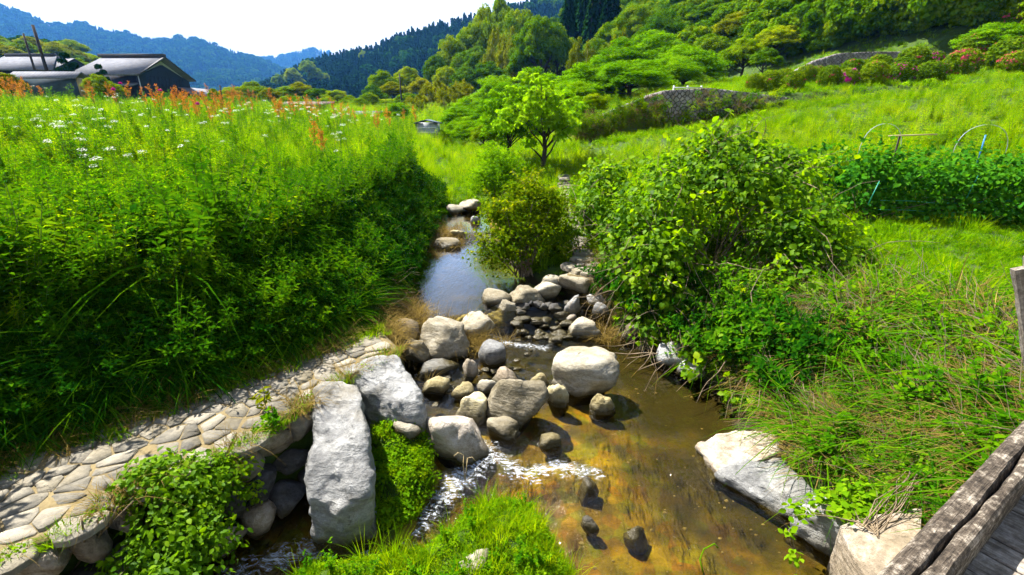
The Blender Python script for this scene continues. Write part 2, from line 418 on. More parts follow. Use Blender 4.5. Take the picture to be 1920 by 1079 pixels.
M['soil'] = surf('soil', soil_build, 0.95, 0.8, 0.04)
def forest_floor(n, l):
    geo = n.new('ShaderNodeNewGeometry'); a = noise_n(n, l, geo.outputs['Position'], 0.05, 5, 0.6)
    return ramp_n(n, l, a.outputs['Fac'], [(0.3, (0.006, 0.022, 0.005)), (0.7, (0.016, 0.045, 0.006))]).outputs[0], None
M['forest_floor'] = surf('forest_floor', forest_floor, 0.95)

def two_tone(c0, c1, scale=8, detail=5, stretch=(1, 1, 1), coord='Object'):
    def f(n, l):
        tc = n.new('ShaderNodeTexCoord'); mp = n.new('ShaderNodeMapping'); mp.inputs['Scale'].default_value = stretch
        l.new(tc.outputs[coord], mp.inputs[0])
        a = noise_n(n, l, mp.outputs[0], scale, detail, 0.62)
        return ramp_n(n, l, a.outputs['Fac'], [(0.32, c0), (0.68, c1)]).outputs[0], a.outputs['Fac']
    return f
M['bark'] = surf('bark', two_tone((0.012, 0.009, 0.006), (0.06, 0.045, 0.03), 14, 5, (1, 1, 0.3)), 0.9, 0.8, 0.02)
M['twig'] = surf('twig', two_tone((0.07, 0.05, 0.028), (0.24, 0.18, 0.11), 10), 0.85)
M['stem'] = surf('stem', two_tone((0.05, 0.10, 0.012), (0.11, 0.17, 0.02), 10), 0.7)
M['pole_wood'] = surf('pole_wood', two_tone((0.015, 0.012, 0.010), (0.05, 0.04, 0.032), 6, 5, (1, 1, 0.2)), 0.85)
M['dark_board'] = surf('dark_board', two_tone((0.008, 0.013, 0.032), (0.022, 0.032, 0.070), 3, 4, (6, 6, 0.4)), 0.7)
M['plaster'] = surf('plaster', two_tone((0.55, 0.56, 0.54), (0.72, 0.72, 0.69), 3), 0.9)
M['blue_wall'] = surf('blue_wall', two_tone((0.035, 0.06, 0.085), (0.055, 0.085, 0.115), 2), 0.8)
M['shed_metal'] = surf('shed_metal', two_tone((0.30, 0.33, 0.36), (0.40, 0.43, 0.46), 2), 0.5)
M['rust_roof'] = surf('rust_roof', two_tone((0.05, 0.016, 0.010), (0.11, 0.035, 0.02), 3), 0.7)
M['blue_plastic'] = surf('blue_plastic', two_tone((0.02, 0.16, 0.45), (0.03, 0.22, 0.55), 3), 0.4)
M['white_paint'] = surf('white_paint', two_tone((0.7, 0.7, 0.7), (0.8, 0.8, 0.8), 3), 0.5)
M['steel'] = surf('steel', two_tone((0.30, 0.32, 0.33), (0.45, 0.47, 0.48), 5), 0.4)
M['bamboo_stick'] = surf('bamboo_stick', two_tone((0.30, 0.22, 0.10), (0.45, 0.36, 0.2), 5), 0.7)
M['green_stake'] = surf('green_stake', two_tone((0.02, 0.20, 0.12), (0.03, 0.28, 0.18), 5), 0.4)

def tile_build(c0, c1):
    def f(n, l):
        tc = n.new('ShaderNodeTexCoord')
        w1 = N_(n, 'ShaderNodeTexWave', wave_type='BANDS', bands_direction='X'); w1.inputs['Scale'].default_value = 1.1
        w2 = N_(n, 'ShaderNodeTexWave', wave_type='BANDS', bands_direction='Y', wave_profile='SAW'); w2.inputs['Scale'].default_value = 1.1
        l.new(tc.outputs['Object'], w1.inputs['Vector']); l.new(tc.outputs['Object'], w2.inputs['Vector'])
        h = math_n(n, l, 'ADD', w1.outputs['Fac'], math_n(n, l, 'MULTIPLY', w2.outputs['Fac'], 0.8))
        a = noise_n(n, l, tc.outputs['Object'], 2.2, 6, 0.7)
        c = ramp_n(n, l, a.outputs['Fac'], [(0.3, c0), (0.7, c1)]).outputs[0]
        c = mix_n(n, l, math_n(n, l, 'MULTIPLY', math_n(n, l, 'GREATER_THAN', w1.outputs['Fac'], 0.8), 0.35), c, [x * .4 for x in c0])
        return c, h
    return f
M['roof_tile'] = surf('roof_tile', tile_build((0.13, 0.135, 0.155), (0.22, 0.225, 0.25)), 0.95, 0.0, 0.03, 0.0)
M['ridge_tile'] = surf('ridge_tile', two_tone((0.03, 0.03, 0.035), (0.07, 0.07, 0.08), 6), 0.6)

def stonewall_build(c0, c1, joint):
    def f(n, l):
        geo = n.new('ShaderNodeNewGeometry'); mp = n.new('ShaderNodeMapping'); mp.inputs['Rotation'].default_value = (0, 0.785, 0)
        l.new(geo.outputs['Position'], mp.inputs[0])
        vo = N_(n, 'ShaderNodeTexVoronoi'); vo.inputs['Scale'].default_value = 5.5; vo.inputs['Randomness'].default_value = 0.55
        ve = N_(n, 'ShaderNodeTexVoronoi', feature='DISTANCE_TO_EDGE'); ve.inputs['Scale'].default_value = 5.5; ve.inputs['Randomness'].default_value = 0.55
        l.new(mp.outputs[0], vo.inputs['Vector']); l.new(mp.outputs[0], ve.inputs['Vector'])
        sp = n.new('ShaderNodeSeparateColor'); l.new(vo.outputs['Color'], sp.inputs[0])
        c = ramp_n(n, l, sp.outputs[0], [(0.0, c0), (1.0, c1)]).outputs[0]
        e = n.new('ShaderNodeMapRange'); e.inputs['From Max'].default_value = 0.10; l.new(ve.outputs['Distance'], e.inputs['Value'])
        c = mix_n(n, l, e.outputs[0], joint, c)
        a = noise_n(n, l, geo.outputs['Position'], 1.1, 5, 0.65)
        mo = n.new('ShaderNodeMapRange'); mo.inputs['From Min'].default_value = 0.52; mo.inputs['From Max'].default_value = 0.64; l.new(a.outputs['Fac'], mo.inputs['Value'])
        c = mix_n(n, l, math_n(n, l, 'MULTIPLY', mo.outputs[0], 0.6), c, (0.07, 0.075, 0.02))
        return c, e.outputs[0]
    return f
M['stone_wall'] = surf('stone_wall', stonewall_build((0.13, 0.115, 0.11), (0.30, 0.27, 0.25), (0.05, 0.042, 0.036)), 0.9, 1.0, 0.08)

def weathered_build(c0, c1, c2, gscale):
    """bleached, lichen-flecked timber; grain along local X"""
    def f(n, l):
        tc = n.new('ShaderNodeTexCoord'); oi = n.new('ShaderNodeObjectInfo')
        ad = n.new('ShaderNodeVectorMath'); ad.operation = 'ADD'
        l.new(tc.outputs['Object'], ad.inputs[0]); l.new(math_n(n, l, 'MULTIPLY', oi.outputs['Random'], 19.0), ad.inputs[1])
        mp = n.new('ShaderNodeMapping'); mp.inputs['Scale'].default_value = (1.2, 22, 22); l.new(ad.outputs[0], mp.inputs[0])
        g = noise_n(n, l, mp.outputs[0], gscale, 5, 0.65, 0.4)
        s = noise_n(n, l, ad.outputs[0], 30, 6, 0.75); s2 = noise_n(n, l, ad.outputs[0], 6, 4, 0.6)
        f_ = math_n(n, l, 'MULTIPLY_ADD', s.outputs['Fac'], 0.7, math_n(n, l, 'MULTIPLY', s2.outputs['Fac'], 0.35))
        c = ramp_n(n, l, f_, [(0.42, c0), (0.53, c1), (0.64, c2)]).outputs[0]
        c = mix_n(n, l, 0.75, c, ramp_n(n, l, g.outputs['Fac'], [(0.32, (0.25, 0.22, 0.2)), (0.6, (1, 1, 1))]).outputs[0], 'MULTIPLY')
        return c, math_n(n, l, 'MULTIPLY_ADD', s.outputs['Fac'], 0.6, g.outputs['Fac'])
    return f
M['beam_wood'] = surf('beam_wood', weathered_build((0.032, 0.024, 0.017), (0.105, 0.082, 0.060), (0.40, 0.35, 0.28), 3.0), 0.9, 1.0, 0.02)
M['deck_wood'] = surf('deck_wood', weathered_build((0.14, 0.115, 0.09), (0.25, 0.215, 0.175), (0.40, 0.36, 0.31), 3.0), 0.85, 0.7, 0.01)

def water_mat():
    m, n, l = new_mat('water')
    geo = n.new('ShaderNodeNewGeometry'); p = geo.outputs['Position']
    fo = N_(n, 'ShaderNodeAttribute', attribute_name='foam_glint'); ru = N_(n, 'ShaderNodeAttribute', attribute_name='rough')
    mp = n.new('ShaderNodeMapping'); mp.inputs['Rotation'].default_value = (0, 0, -0.35); mp.inputs['Scale'].default_value = (3.2, 1.0, 1.0); l.new(p, mp.inputs[0])
    a = noise_n(n, l, mp.outputs[0], 4.0, 3, 0.5, 0.4); b = noise_n(n, l, mp.outputs[0], 13, 3, 0.6, 0.8)
    h = math_n(n, l, 'MULTIPLY_ADD', b.outputs['Fac'], 0.35, a.outputs['Fac'])
    bp = n.new('ShaderNodeBump'); bp.inputs['Distance'].default_value = 0.05
    l.new(math_n(n, l, 'MULTIPLY_ADD', ru.outputs['Fac'], 0.75, 0.12), bp.inputs['Strength']); l.new(h, bp.inputs['Height'])
    fr = n.new('ShaderNodeFresnel'); fr.inputs['IOR'].default_value = 1.33; l.new(bp.outputs[0], fr.inputs['Normal'])
    tr = n.new('ShaderNodeBsdfTransparent'); tr.inputs['Color'].default_value = (0.86, 0.80, 0.46, 1)
    gl = n.new('ShaderNodeBsdfGlossy'); gl.inputs['Roughness'].default_value = 0.03; l.new(bp.outputs[0], gl.inputs['Normal'])
    mx = n.new('ShaderNodeMixShader'); l.new(math_n(n, l, 'MULTIPLY', math_n(n, l, 'POWER', fr.outputs[0], 1.6), 9.5, clamp=True), mx.inputs[0]); l.new(tr.outputs[0], mx.inputs[1]); l.new(gl.outputs[0], mx.inputs[2])
    # foam: white streaks where the water breaks, and painted glints on the calm channel
    mq = n.new('ShaderNodeMapping'); mq.inputs['Scale'].default_value = (1.0, 2.6, 2.0); mq.inputs['Rotation'].default_value = (0, 0, 0.5); l.new(p, mq.inputs[0])
    fn = noise_n(n, l, mq.outputs[0], 7.5, 8, 0.70, 2.2)
    ff = math_n(n, l, 'MULTIPLY_ADD', math_n(n, l, 'SUBTRACT', fn.outputs['Fac'], 0.5), 2.4, math_n(n, l, 'MULTIPLY_ADD', fo.outputs['Fac'], 0.95, -0.72))
    fm = n.new('ShaderNodeMapRange'); fm.inputs['From Min'].default_value = 0.0; fm.inputs['From Max'].default_value = 0.55; l.new(ff, fm.inputs['Value'])
    df = n.new('ShaderNodeBsdfDiffuse'); df.inputs['Color'].default_value = (0.78, 0.82, 0.86, 1)
    m2 = n.new('ShaderNodeMixShader'); l.new(math_n(n, l, 'MULTIPLY', fm.outputs[0], 0.75), m2.inputs[0]); l.new(mx.outputs[0], m2.inputs[1]); l.new(df.outputs[0], m2.inputs[2])
    o = n.new('ShaderNodeOutputMaterial'); l.new(m2.outputs[0], o.inputs['Surface'])
    return m
M['water'] = water_mat()
# ------------------------------------------------------------------ terrain: cross-sections of the valley, interpolated along Y
#      Y      D           E            F           G           H           I           J           K           L          M          N           O
ST = [
 (-30.,(-7.5,1.6),(-6.0,.70),(-5.2,.70),(-5.0,-.3),(-1.5,-.4),(2.6,-.3),(3.0,.50),(3.5,1.2),(4.2,1.40),(8.0,1.4),(13.5,1.5),(24,1.6)),
 (0.5, (-6.3,1.6),(-4.9,.70),(-3.9,.70),(-3.75,-.25),(-1.,-.3),(2.6,-.25),(3.0,.50),(3.5,1.2),(4.2,1.40),(8.0,1.4),(13.5,1.4),(24,1.5)),
 (2.1, (-5.6,1.6),(-4.3,.70),(-3.2,.70),(-3.05,-.25),(0.,-.25),(2.7,-.20),(3.0,.45),(3.5,1.1),(4.3,1.38),(8.0,1.35),(13.5,1.4),(24,1.5)),
 (2.8, (-5.2,1.6),(-3.9,.70),(-2.6,.70),(-2.45,-.25),(.3,-.22),(2.5,-.15),(2.85,.40),(3.4,1.0),(4.4,1.34),(8.0,1.3),(13.5,1.4),(24,1.5)),
 (3.4, (-4.7,1.6),(-3.35,.70),(-2.1,.70),(-2.0,-.18),(.4,-.22),(2.15,-.15),(2.7,.35),(3.4,.95),(4.5,1.3),(8.0,1.3),(13.5,1.4),(24,1.5)),
 (4.0, (-4.1,1.6),(-2.78,.70),(-1.75,.70),(-1.30,.00),(.5,-.20),(2.3,-.15),(2.8,.35),(3.5,.95),(4.6,1.3),(8.0,1.3),(13.5,1.4),(24,1.5)),
 (4.7, (-3.5,1.6),(-2.15,.70),(-1.3,.66),(-1.05,-.04),(.6,-.16),(2.5,-.15),(2.8,.35),(3.5,.95),(4.6,1.3),(8.0,1.3),(13.5,1.4),(24,1.5)),
 (5.3, (-3.2,1.6),(-1.85,.66),(-1.50,.50),(-1.30,-.04),(.5,-.12),(2.25,-.12),(2.6,.38),(3.3,.95),(4.6,1.3),(8.0,1.3),(13.5,1.4),(24,1.5)),
 (6.2, (-3.1,1.6),(-2.0,.62),(-1.85,.45),(-1.7,.12),(-.2,.00),(1.65,-.05),(2.05,.4),(2.9,.90),(4.5,1.3),(8.0,1.3),(13.5,1.4),(24,1.6)),
 (7.0, (-3.1,1.6),(-2.0,.62),(-1.85,.45),(-1.65,.16),(-.8,.08),(1.40,.10),(1.7,.55),(2.6,.90),(4.4,1.3),(8.0,1.3),(13.5,1.4),(24,1.6)),
 (8.0, (-3.1,1.6),(-2.15,.62),(-2.05,.42),(-1.85,.16),(-1.,.06),(.35,.20),(.75,.62),(2.0,.85),(4.4,1.3),(8.0,1.3),(13.5,1.4),(24,1.7)),
 (10., (-3.1,1.6),(-2.3,.65),(-2.15,.45),(-1.95,.22),(-1.2,.15),(-.3,.25),(.4,.62),(2.0,.85),(4.5,1.3),(8.0,1.38),(13.5,1.5),(24,1.9)),
 (13., (-3.2,1.6),(-2.4,.75),(-2.2,.6),(-1.9,.40),(-1.2,.35),(-.7,.40),(.1,.75),(2.0,.95),(4.8,1.5),(8.0,1.95),(13.5,2.3),(24,2.9)),
 (18., (-3.8,1.75),(-2.9,1.15),(-2.6,1.0),(-2.2,.85),(-1.5,.80),(-.9,.85),(0.,1.1),(2.4,1.25),(5.0,1.9),(8.0,2.55),(13.5,3.3),(24,4.0)),
 (22.7,(-4.5,2.0),(-3.5,1.5),(-3.,1.3),(-2.6,1.15),(-2.,1.1),(-1.3,1.15),(-.3,1.5),(2.4,1.9),(4.5,2.4),(8.0,2.75),(13.5,3.75),(24,4.9)),
 (23.3,(-4.6,2.0),(-3.6,1.5),(-3.1,1.3),(-2.7,1.16),(-2.1,1.12),(-1.4,1.16),(-.4,1.5),(2.4,2.0),(4.5,2.9),(8.0,4.2),(13.5,4.2),(24,5.0)),
 (30., (-5.5,2.2),(-4.5,1.9),(-4.,1.7),(-3.5,1.6),(-3.,1.55),(-2.3,1.6),(-1.,1.9),(2.4,2.6),(5.0,3.6),(8.0,4.4),(14.,4.9),(24,5.7)),
 (34.7,(-8.,2.4),(-7.,2.1),(-6.5,1.9),(-6.,1.8),(-5.5,1.8),(-4.8,1.9),(-3.,2.2),(1.6,2.9),(6.0,3.9),(10.,4.8),(18.,5.7),(29,6.4)),
 (35.3,(-8.2,2.4),(-7.2,2.1),(-6.7,1.9),(-6.2,1.8),(-5.7,1.8),(-5.,1.9),(-3.,2.2),(1.6,2.9),(6.0,3.9),(10.,4.8),(18.,5.8),(29,7.2)),
 (45., (-14,3.1),(-13,2.8),(-12,2.6),(-11.5,2.5),(-11,2.5),(-10.,2.6),(-7.,2.8),(0.,3.4),(8.,4.4),(12.,5.2),(18.,6.2),(30,7.6)),
 (70., (-36,4.6),(-35,4.5),(-34,4.3),(-33,4.2),(-32,4.2),(-31,4.3),(-20,4.4),(-8.,4.8),(0.,5.2),(10.,6.2),(20.,7.5),(34,8.5)),
 (130.,(-80,6.4),(-78,6.4),(-76,6.4),(-74,6.4),(-72,6.4),(-70,6.4),(-40,6.6),(-20,7.0),(0.,8.),(12.,9.),(24.,10.),(40,11.)),
 (800.,(-80,6.4),(-78,6.4),(-76,6.4),(-74,6.4),(-72,6.4),(-70,6.4),(-40,6.6),(-20,7.0),(0.,8.),(12.,9.),(24.,10.),(40,11.)),
]
SY = np.array([s[0] for s in ST])
def _st(s):
    D = s[1]; rise = .026 * min(max(s[0] - 5, 0), 65)
    far = lambda x: (x, 1.55 + .055 * (-x - 4) + rise)
    L_ = [far(-62.), far(-15.)] if D[0] > -12 else ([(-62., 1.55 + .055 * 58 + rise), (D[0] - 4, D[1] + .2)] if s[0] < 100 else [(-90., 6.5), (-85., 6.45)])
    return [(-900., 9.0), (-120., 7.2)] + L_ + list(s[1:]) + [(90., 16.), (900., 60.)]
SXZ = np.array([_st(s) for s in ST])           # stations x points x 2
def prof(Y):
    """cross-section points (n, points, 2) at each Y"""
    Y = np.clip(np.asarray(Y, float), SY[0], SY[-1] - 1e-6)
    i = np.clip(np.searchsorted(SY, Y, side='right') - 1, 0, len(SY) - 2)
    t = ((Y - SY[i]) / (SY[i + 1] - SY[i]))[..., None, None]
    return SXZ[i] * (1 - t) + SXZ[i + 1] * t
def smooth01(t):
    t = np.clip(t, 0, 1); return t * t * (3 - 2 * t)
ISLE = [(500, 1130), (590, 1062), (700, 1050), (800, 1035), (870, 975), (940, 935), (1000, 955), (1035, 1015), (1080, 1090), (1000, 1160), (600, 1160)]
ISLE_XY = np.array([[*at(px, py, 0.1)[:2]] for px, py in ISLE])
def poly_sdf(poly, X, Y):
    """signed distance to a polygon, positive inside"""
    X = np.asarray(X, float); Y = np.asarray(Y, float)
    best = np.full(X.shape, 1e9); ins = np.zeros(X.shape, bool); n = len(poly)
    for k in range(n):
        a, b = poly[k], poly[(k + 1) % n]; e = b - a
        t = np.clip(((X - a[0]) * e[0] + (Y - a[1]) * e[1]) / (e @ e), 0, 1)
        best = np.minimum(best, np.hypot(X - a[0] - t * e[0], Y - a[1] - t * e[1]))
        c = (a[1] > Y) != (b[1] > Y)
        with np.errstate(divide='ignore', invalid='ignore'):
            xi = a[0] + (Y - a[1]) * e[0] / (e[1] if e[1] else 1e-9)
        ins ^= c & (X < xi)
    return np.where(ins, best, -best)
MOSS_XY = np.array([[*at(px, py, 0.35)[:2]] for px, py in [(636, 705), (690, 700), (735, 770), (800, 775), (815, 850), (735, 930), (690, 930), (690, 800)]])
def hill_add(X, Y):
    d = (X - 14) * .91 + (np.minimum(Y, 130) - 33) * .41
    e = np.maximum(d - 11, 0)
    h = 0.62 * e * e / (e + 6) + 0.05 * np.maximum(d - 40, 0) ** 1.05
    return np.minimum(h, 85) * (1 - 0.0 * X)
WEIR = lambda X: 6.1 + .38 * (np.clip(X, -1.8, 1.5) + 1.7)
def water_z(X, Y):
    X = np.asarray(X, float); Y = np.asarray(Y, float)
    w = .08 + .27 * smooth01((Y - WEIR(X) + .45) / .65)
    w = w + .12 * smooth01((Y - 10.9) / .6)
    w = np.where(Y > 11.5, np.interp(Y, [11.5, 13, 18, 23, 30], [.47, .50, .93, 1.24, 1.68]), w)
    w = w - .17 * smooth01((3.95 - Y) / 1.2) * smooth01((.9 - X) / .8) - .04 * smooth01((4.6 - Y) / 2)
    return w

def ground(X, Y, detail=True):
    X = np.asarray(X, float); Y = np.asarray(Y, float); sh = X.shape; X = X.ravel(); Y = Y.ravel()
    Pf = prof(Y); xs, zs = Pf[:, :, 0], Pf[:, :, 1]
    j = np.clip((xs <= X[:, None]).sum(1) - 1, 0, xs.shape[1] - 2); r = np.arange(len(X))
    x0, x1 = xs[r, j], xs[r, j + 1]
    t = np.clip((X - x0) / np.maximum(x1 - x0, 1e-6), 0, 1)
    z = zs[r, j] * (1 - t) + zs[r, j + 1] * t
    xm = (xs[r, 7] + xs[r, 9]) / 2; wd = np.maximum((xs[r, 9] - xs[r, 7]) * .75, .3)
    z = z + .32 * smooth01((Y - 13.6) / 1.0) * smooth01((30 - Y) / 6) * np.exp(-((X - xm) / wd) ** 2)
    z = z + hill_add(X, Y)
    if detail:
        g = np.clip((np.hypot(X, Y)) / 40, 0.25, 3)
        z = z + (fbm(X * .9, Y * .9) - .5) * .12 + (fbm(X * .13 + 9, Y * .13) - .5) * 0.5 * np.clip((np.hypot(X, Y) - 14) / 20, 0, 3)
    dp = water_z(X, Y) - z; z = np.where((dp > .09) & (Y < 14) & (Y > -20), z + (dp - .09) * .65, z)      # the stream is shallow
    s = poly_sdf(ISLE_XY, X, Y); z = np.where(s > -.16, np.maximum(z, -.18 + smooth01((s + .16) / .3) * (.36 + .1 * vnoise(X * 3, Y * 3))), z)
    s = poly_sdf(MOSS_XY, X, Y)
    zm = np.interp(Y, [3.2, 3.6, 4.6], [.12, .28, .68])
    z = np.where(s > -.18, np.maximum(z, -.15 + smooth01((s + .18) / .36) * (zm + .12 + .1 * (vnoise(X * 7, Y * 7) - .5))), z)
    return z.reshape(sh)

def grid_mesh(Xs, Ys, Z):
    n, m = Xs.shape
    V = np.stack([Xs, Ys, Z], -1).reshape(-1, 3)
    i = np.arange(n - 1)[:, None] * m + np.arange(m - 1)[None]
    return V, np.stack([i, i + 1, i + m + 1, i + m], -1).reshape(-1, 4)

# ground sheet
rows = np.concatenate([np.linspace(-30, 0, 10)[:-1], np.linspace(0, 2, 14)[:-1], np.linspace(2, 14, 200)[:-1], np.linspace(14, 40, 120)[:-1], np.geomspace(40, 800, 70)])
sub = [3, 4, 14, 26, 14, 16, 10, 18, 18, 8, 8, 12, 14, 16, 16, 10, 3]
Pf = prof(rows)
cols = []
for k, s_ in enumerate(sub):
    for q in range(s_):
        t = q / s_
        cols.append(Pf[:, k, 0] * (1 - t) + Pf[:, k + 1, 0] * t)
cols.append(Pf[:, -1, 0])
GX = np.stack(cols, 1); GY = np.repeat(rows[:, None], GX.shape[1], 1)
GZ = ground(GX, GY)
V, Q = grid_mesh(GX, GY, GZ)
bed = smooth01((water_z(GX, GY) + .07 - GZ) / .05) * (GY < 14.6) * (GY > -20)
mud_shade = np.maximum(smooth01((GY - 4.25 - .25 * GX) / .7) * smooth01((12.5 - GY) / 1.2), 1.1 * smooth01((GX - .85) / .8) * smooth01((GY - 2.6) / .8))
mud_shade = np.maximum(mud_shade, .8 * smooth01((GX - 1.1) / .8))  # right side: the bank's shade is painted into the bed colour
mud_shade = np.clip(mud_shade + (fbm(GX * 2.2, GY * 2.2) - .5) * 1.0, 0, 1)
me = mesh_from('ground', V, [Q], [M['soil']], {'bed': bed.ravel(), 'mud_shade': mud_shade.ravel()}, smooth=True)
tag(obj('ground', me), 'green valley floor with stream bed, banks and terraces', 'ground', kind='structure')

# water sheet
wr = np.concatenate([np.linspace(-4, 1.5, 14)[:-1], np.linspace(1.5, 12, 340)[:-1], np.linspace(12, 14.6, 20)])
Pw = prof(wr)
tt = np.linspace(0, 1, 130)
WX = (Pw[:, 6, 0] + .03)[:, None] * (1 - tt) + (Pw[:, 9, 0])[:, None] * tt
WY = np.repeat(wr[:, None], len(tt), 1)
WZ = water_z(WX, WY)
def poly_dist(pts, X, Y):
    best = np.full(X.shape, 1e9)
    for a, b in zip(pts[:-1], pts[1:]):
        a = np.array(a); b = np.array(b); e = b - a
        t = np.clip(((X - a[0]) * e[0] + (Y - a[1]) * e[1]) / (e @ e), 0, 1)
        best = np.minimum(best, np.hypot(X - a[0] - t * e[0], Y - a[1] - t * e[1]))
    return best
px2 = lambda L, z: [tuple(at(x, y, z)[:2]) for x, y in L]
RAP_GLINT = [(px2([(905, 850), (920, 868), (880, 890), (845, 920), (790, 955), (735, 990), (640, 1002), (540, 1022), (450, 1050), (380, 1085)], -.02), .19),
       (px2([(925, 862), (985, 893), (1040, 880), (1112, 892)], .02), .14),
       (px2([(918, 622), (960, 632), (1020, 640)], .2), .13),
       (px2([(870, 452), (940, 446)], .4), .12), (px2([(790, 700), (900, 760)], .1), .05)] + [(px2([(x, y), (x + l_, y + l_ * .62)], .03), .035) for x, y, l_ in ((1120, 815, 70), (1180, 850, 80), (1230, 870, 90), (1150, 880, 60), (1290, 880, 60), (1000, 830, 50), (1060, 990, 40), (1190, 940, 70), (1330, 950, 60), (1240, 985, 70), (1120, 1030, 50))]  # short streaks at the end: water glints painted in as white colour
foam_glint = np.zeros_like(WX); rough = np.zeros_like(WX)
for k, (pl, rad) in enumerate(RAP_GLINT):
    d = poly_dist(pl, WX, WY)
    foam_glint = np.maximum(foam_glint, (.88 if k < 3 else .45) * (1 - smooth01(d / (rad * 2.0)))); rough = np.maximum(rough, 1 - smooth01(d / (rad * 5)))
rough = np.maximum(rough, .35 * smooth01((6.4 - WY) / .6) * smooth01((2.4 - WX) / 1.2))
WZ = WZ + (fbm(WX * 7, WY * 7, 3) - .5) * .05 * rough + np.abs(fbm(WX * 14 + 3, WY * 14, 3) - .5) * .07 * foam_glint
V, Q = grid_mesh(WX, WY, WZ)
me = mesh_from('stream_water', V, [Q], [M['water']], {'foam_glint': foam_glint.ravel(), 'rough': rough.ravel()}, smooth=True)
tag(obj('stream_water', me), 'clear amber stream water with white rapids over stones', 'water', kind='structure')

# far ridges: crest follows the skyline seen from the valley, foot lies on the valley floor
def ridge(name, sky_pts, Y, foot=.5, tree=10., label='', rows_=26, bump=.12, cols_=170):
    sp = np.array(sky_pts, float); xs = np.linspace(sp[0, 0], sp[-1, 0], cols_); ys = np.interp(xs, sp[:, 0], sp[:, 1])
    crest = np.array([aty(x, y, Y) for x, y in zip(xs, ys)]); crest[:, 2] -= tree
    t = np.linspace(0, 1, rows_)
    f = foot + (1 - foot) * t
    X = crest[:, 0][None] * f[:, None]; Yg = crest[:, 1][None] * f[:, None]
    prof_ = t ** 1.15
    fold = (fbm(X / Y * 9 + 3, Yg / Y * 9) - .5) * 2 * bump * np.sin(np.pi * t)[:, None]
    Z = 3.0 + (crest[:, 2][None] - 3.0) * (prof_[:, None] + fold)
    X = np.concatenate([X, crest[None, :, 0] * 1.25]); Yg = np.concatenate([Yg, crest[None, :, 1] * 1.25]); Z = np.concatenate([Z, np.full((1, cols_), -5.0)])
    V, Q = grid_mesh(X, Yg, Z)
    o = obj(name, mesh_from(name, V, [Q], [M['forest_floor']], {'bed': np.zeros(len(V))}, smooth=True))
    tag(o, label, 'hill', kind='structure')
    return V, Q[:-(cols_ - 1)]
RIDGES = {}
RIDGES['far'] = ridge('far_mountain', [(300, 110), (400, 118), (470, 109), (517, 107), (542, 100), (580, 90), (592, 90), (615, 98), (650, 112), (720, 125), (900, 120), (1200, 60)], 2300, .6, 14, 'distant blue wooded mountain closing the valley', 16)
RIDGES['blue'] = ridge('mountain', [(-700, -90), (-300, -60), (0, 9), (50, 27), (95, 46), (155, 44), (200, 58), (240, 63), (262, 72), (295, 75), (332, 70), (375, 75), (420, 92), (480, 108), (540, 132), (620, 160)], 1400, .5, 13, 'blue hazy wooded mountain behind the farmhouse', 26)
RIDGES['conifer'] = ridge('conifer_hill', [(470, 170), (505, 158), (560, 128), (592, 115), (630, 105), (677, 95), (702, 92), (742, 72), (785, 57), (825, 47), (880, 35), (1000, 0), (1300, -60)], 470, .55, 11, 'hill with dark conifer plantation in the valley gap', 24)
RIDGES['yellow'] = ridge('wooded_knoll', [(-500, -40), (-200, 20), (-40, 45), (50, 50), (105, 62), (150, 85), (190, 104), (240, 150), (300, 172)], 170, .62, 8, 'low knoll of yellow-green trees behind the farm roofs', 16, .05, 90)
# ------------------------------------------------------------------ stones
def ico(sub):
    bm = bmesh.new(); bmesh.ops.create_icosphere(bm, subdivisions=sub, radius=1.0)
    V = np.array([v.co[:] for v in bm.verts]); F = np.array([[v.index for v in f.verts] for f in bm.faces], np.int32); bm.free()
    return V, F
ICO = {k: ico(k) for k in (2, 3, 4)}
def noise3(P, f, seed):
    return np.array([mnoise.fractal(Vector(p) * f + Vector((seed, seed * .7, -seed)), 0.9, 2.1, 4) for p in P])
def rock_shape(sub, seed, planes=13, rough=.05, flat_top=0.0, round_=.045):
    """a sphere cut by random planes with softened edges, then roughened"""
    r = np.random.default_rng(seed); V, F = ICO[sub]
    n = unit(r.normal(size=(planes, 3)) * np.array([1, 1, .8])); d = r.uniform(.44, .92, planes)
    if flat_top: n = np.vstack([n, unit(np.array([[r.uniform(-.2, .2), r.uniform(-.2, .2), 1]]))]); d = np.append(d, 1 - flat_top)
    q = np.maximum(V @ n.T, 1e-3) / d[None]
    p = 1 / round_
    rr = 1 / (np.sum(q ** p, 1) + .08) ** (1 / p)
    P = V * rr[:, None]
    P *= (1 + rough * 1.5 * noise3(P, 1.6, seed % 97) + rough * .6 * noise3(P, 5.0, seed % 89) + rough * .25 * noise3(P, 13.0, seed % 83))[:, None]
    return P, F
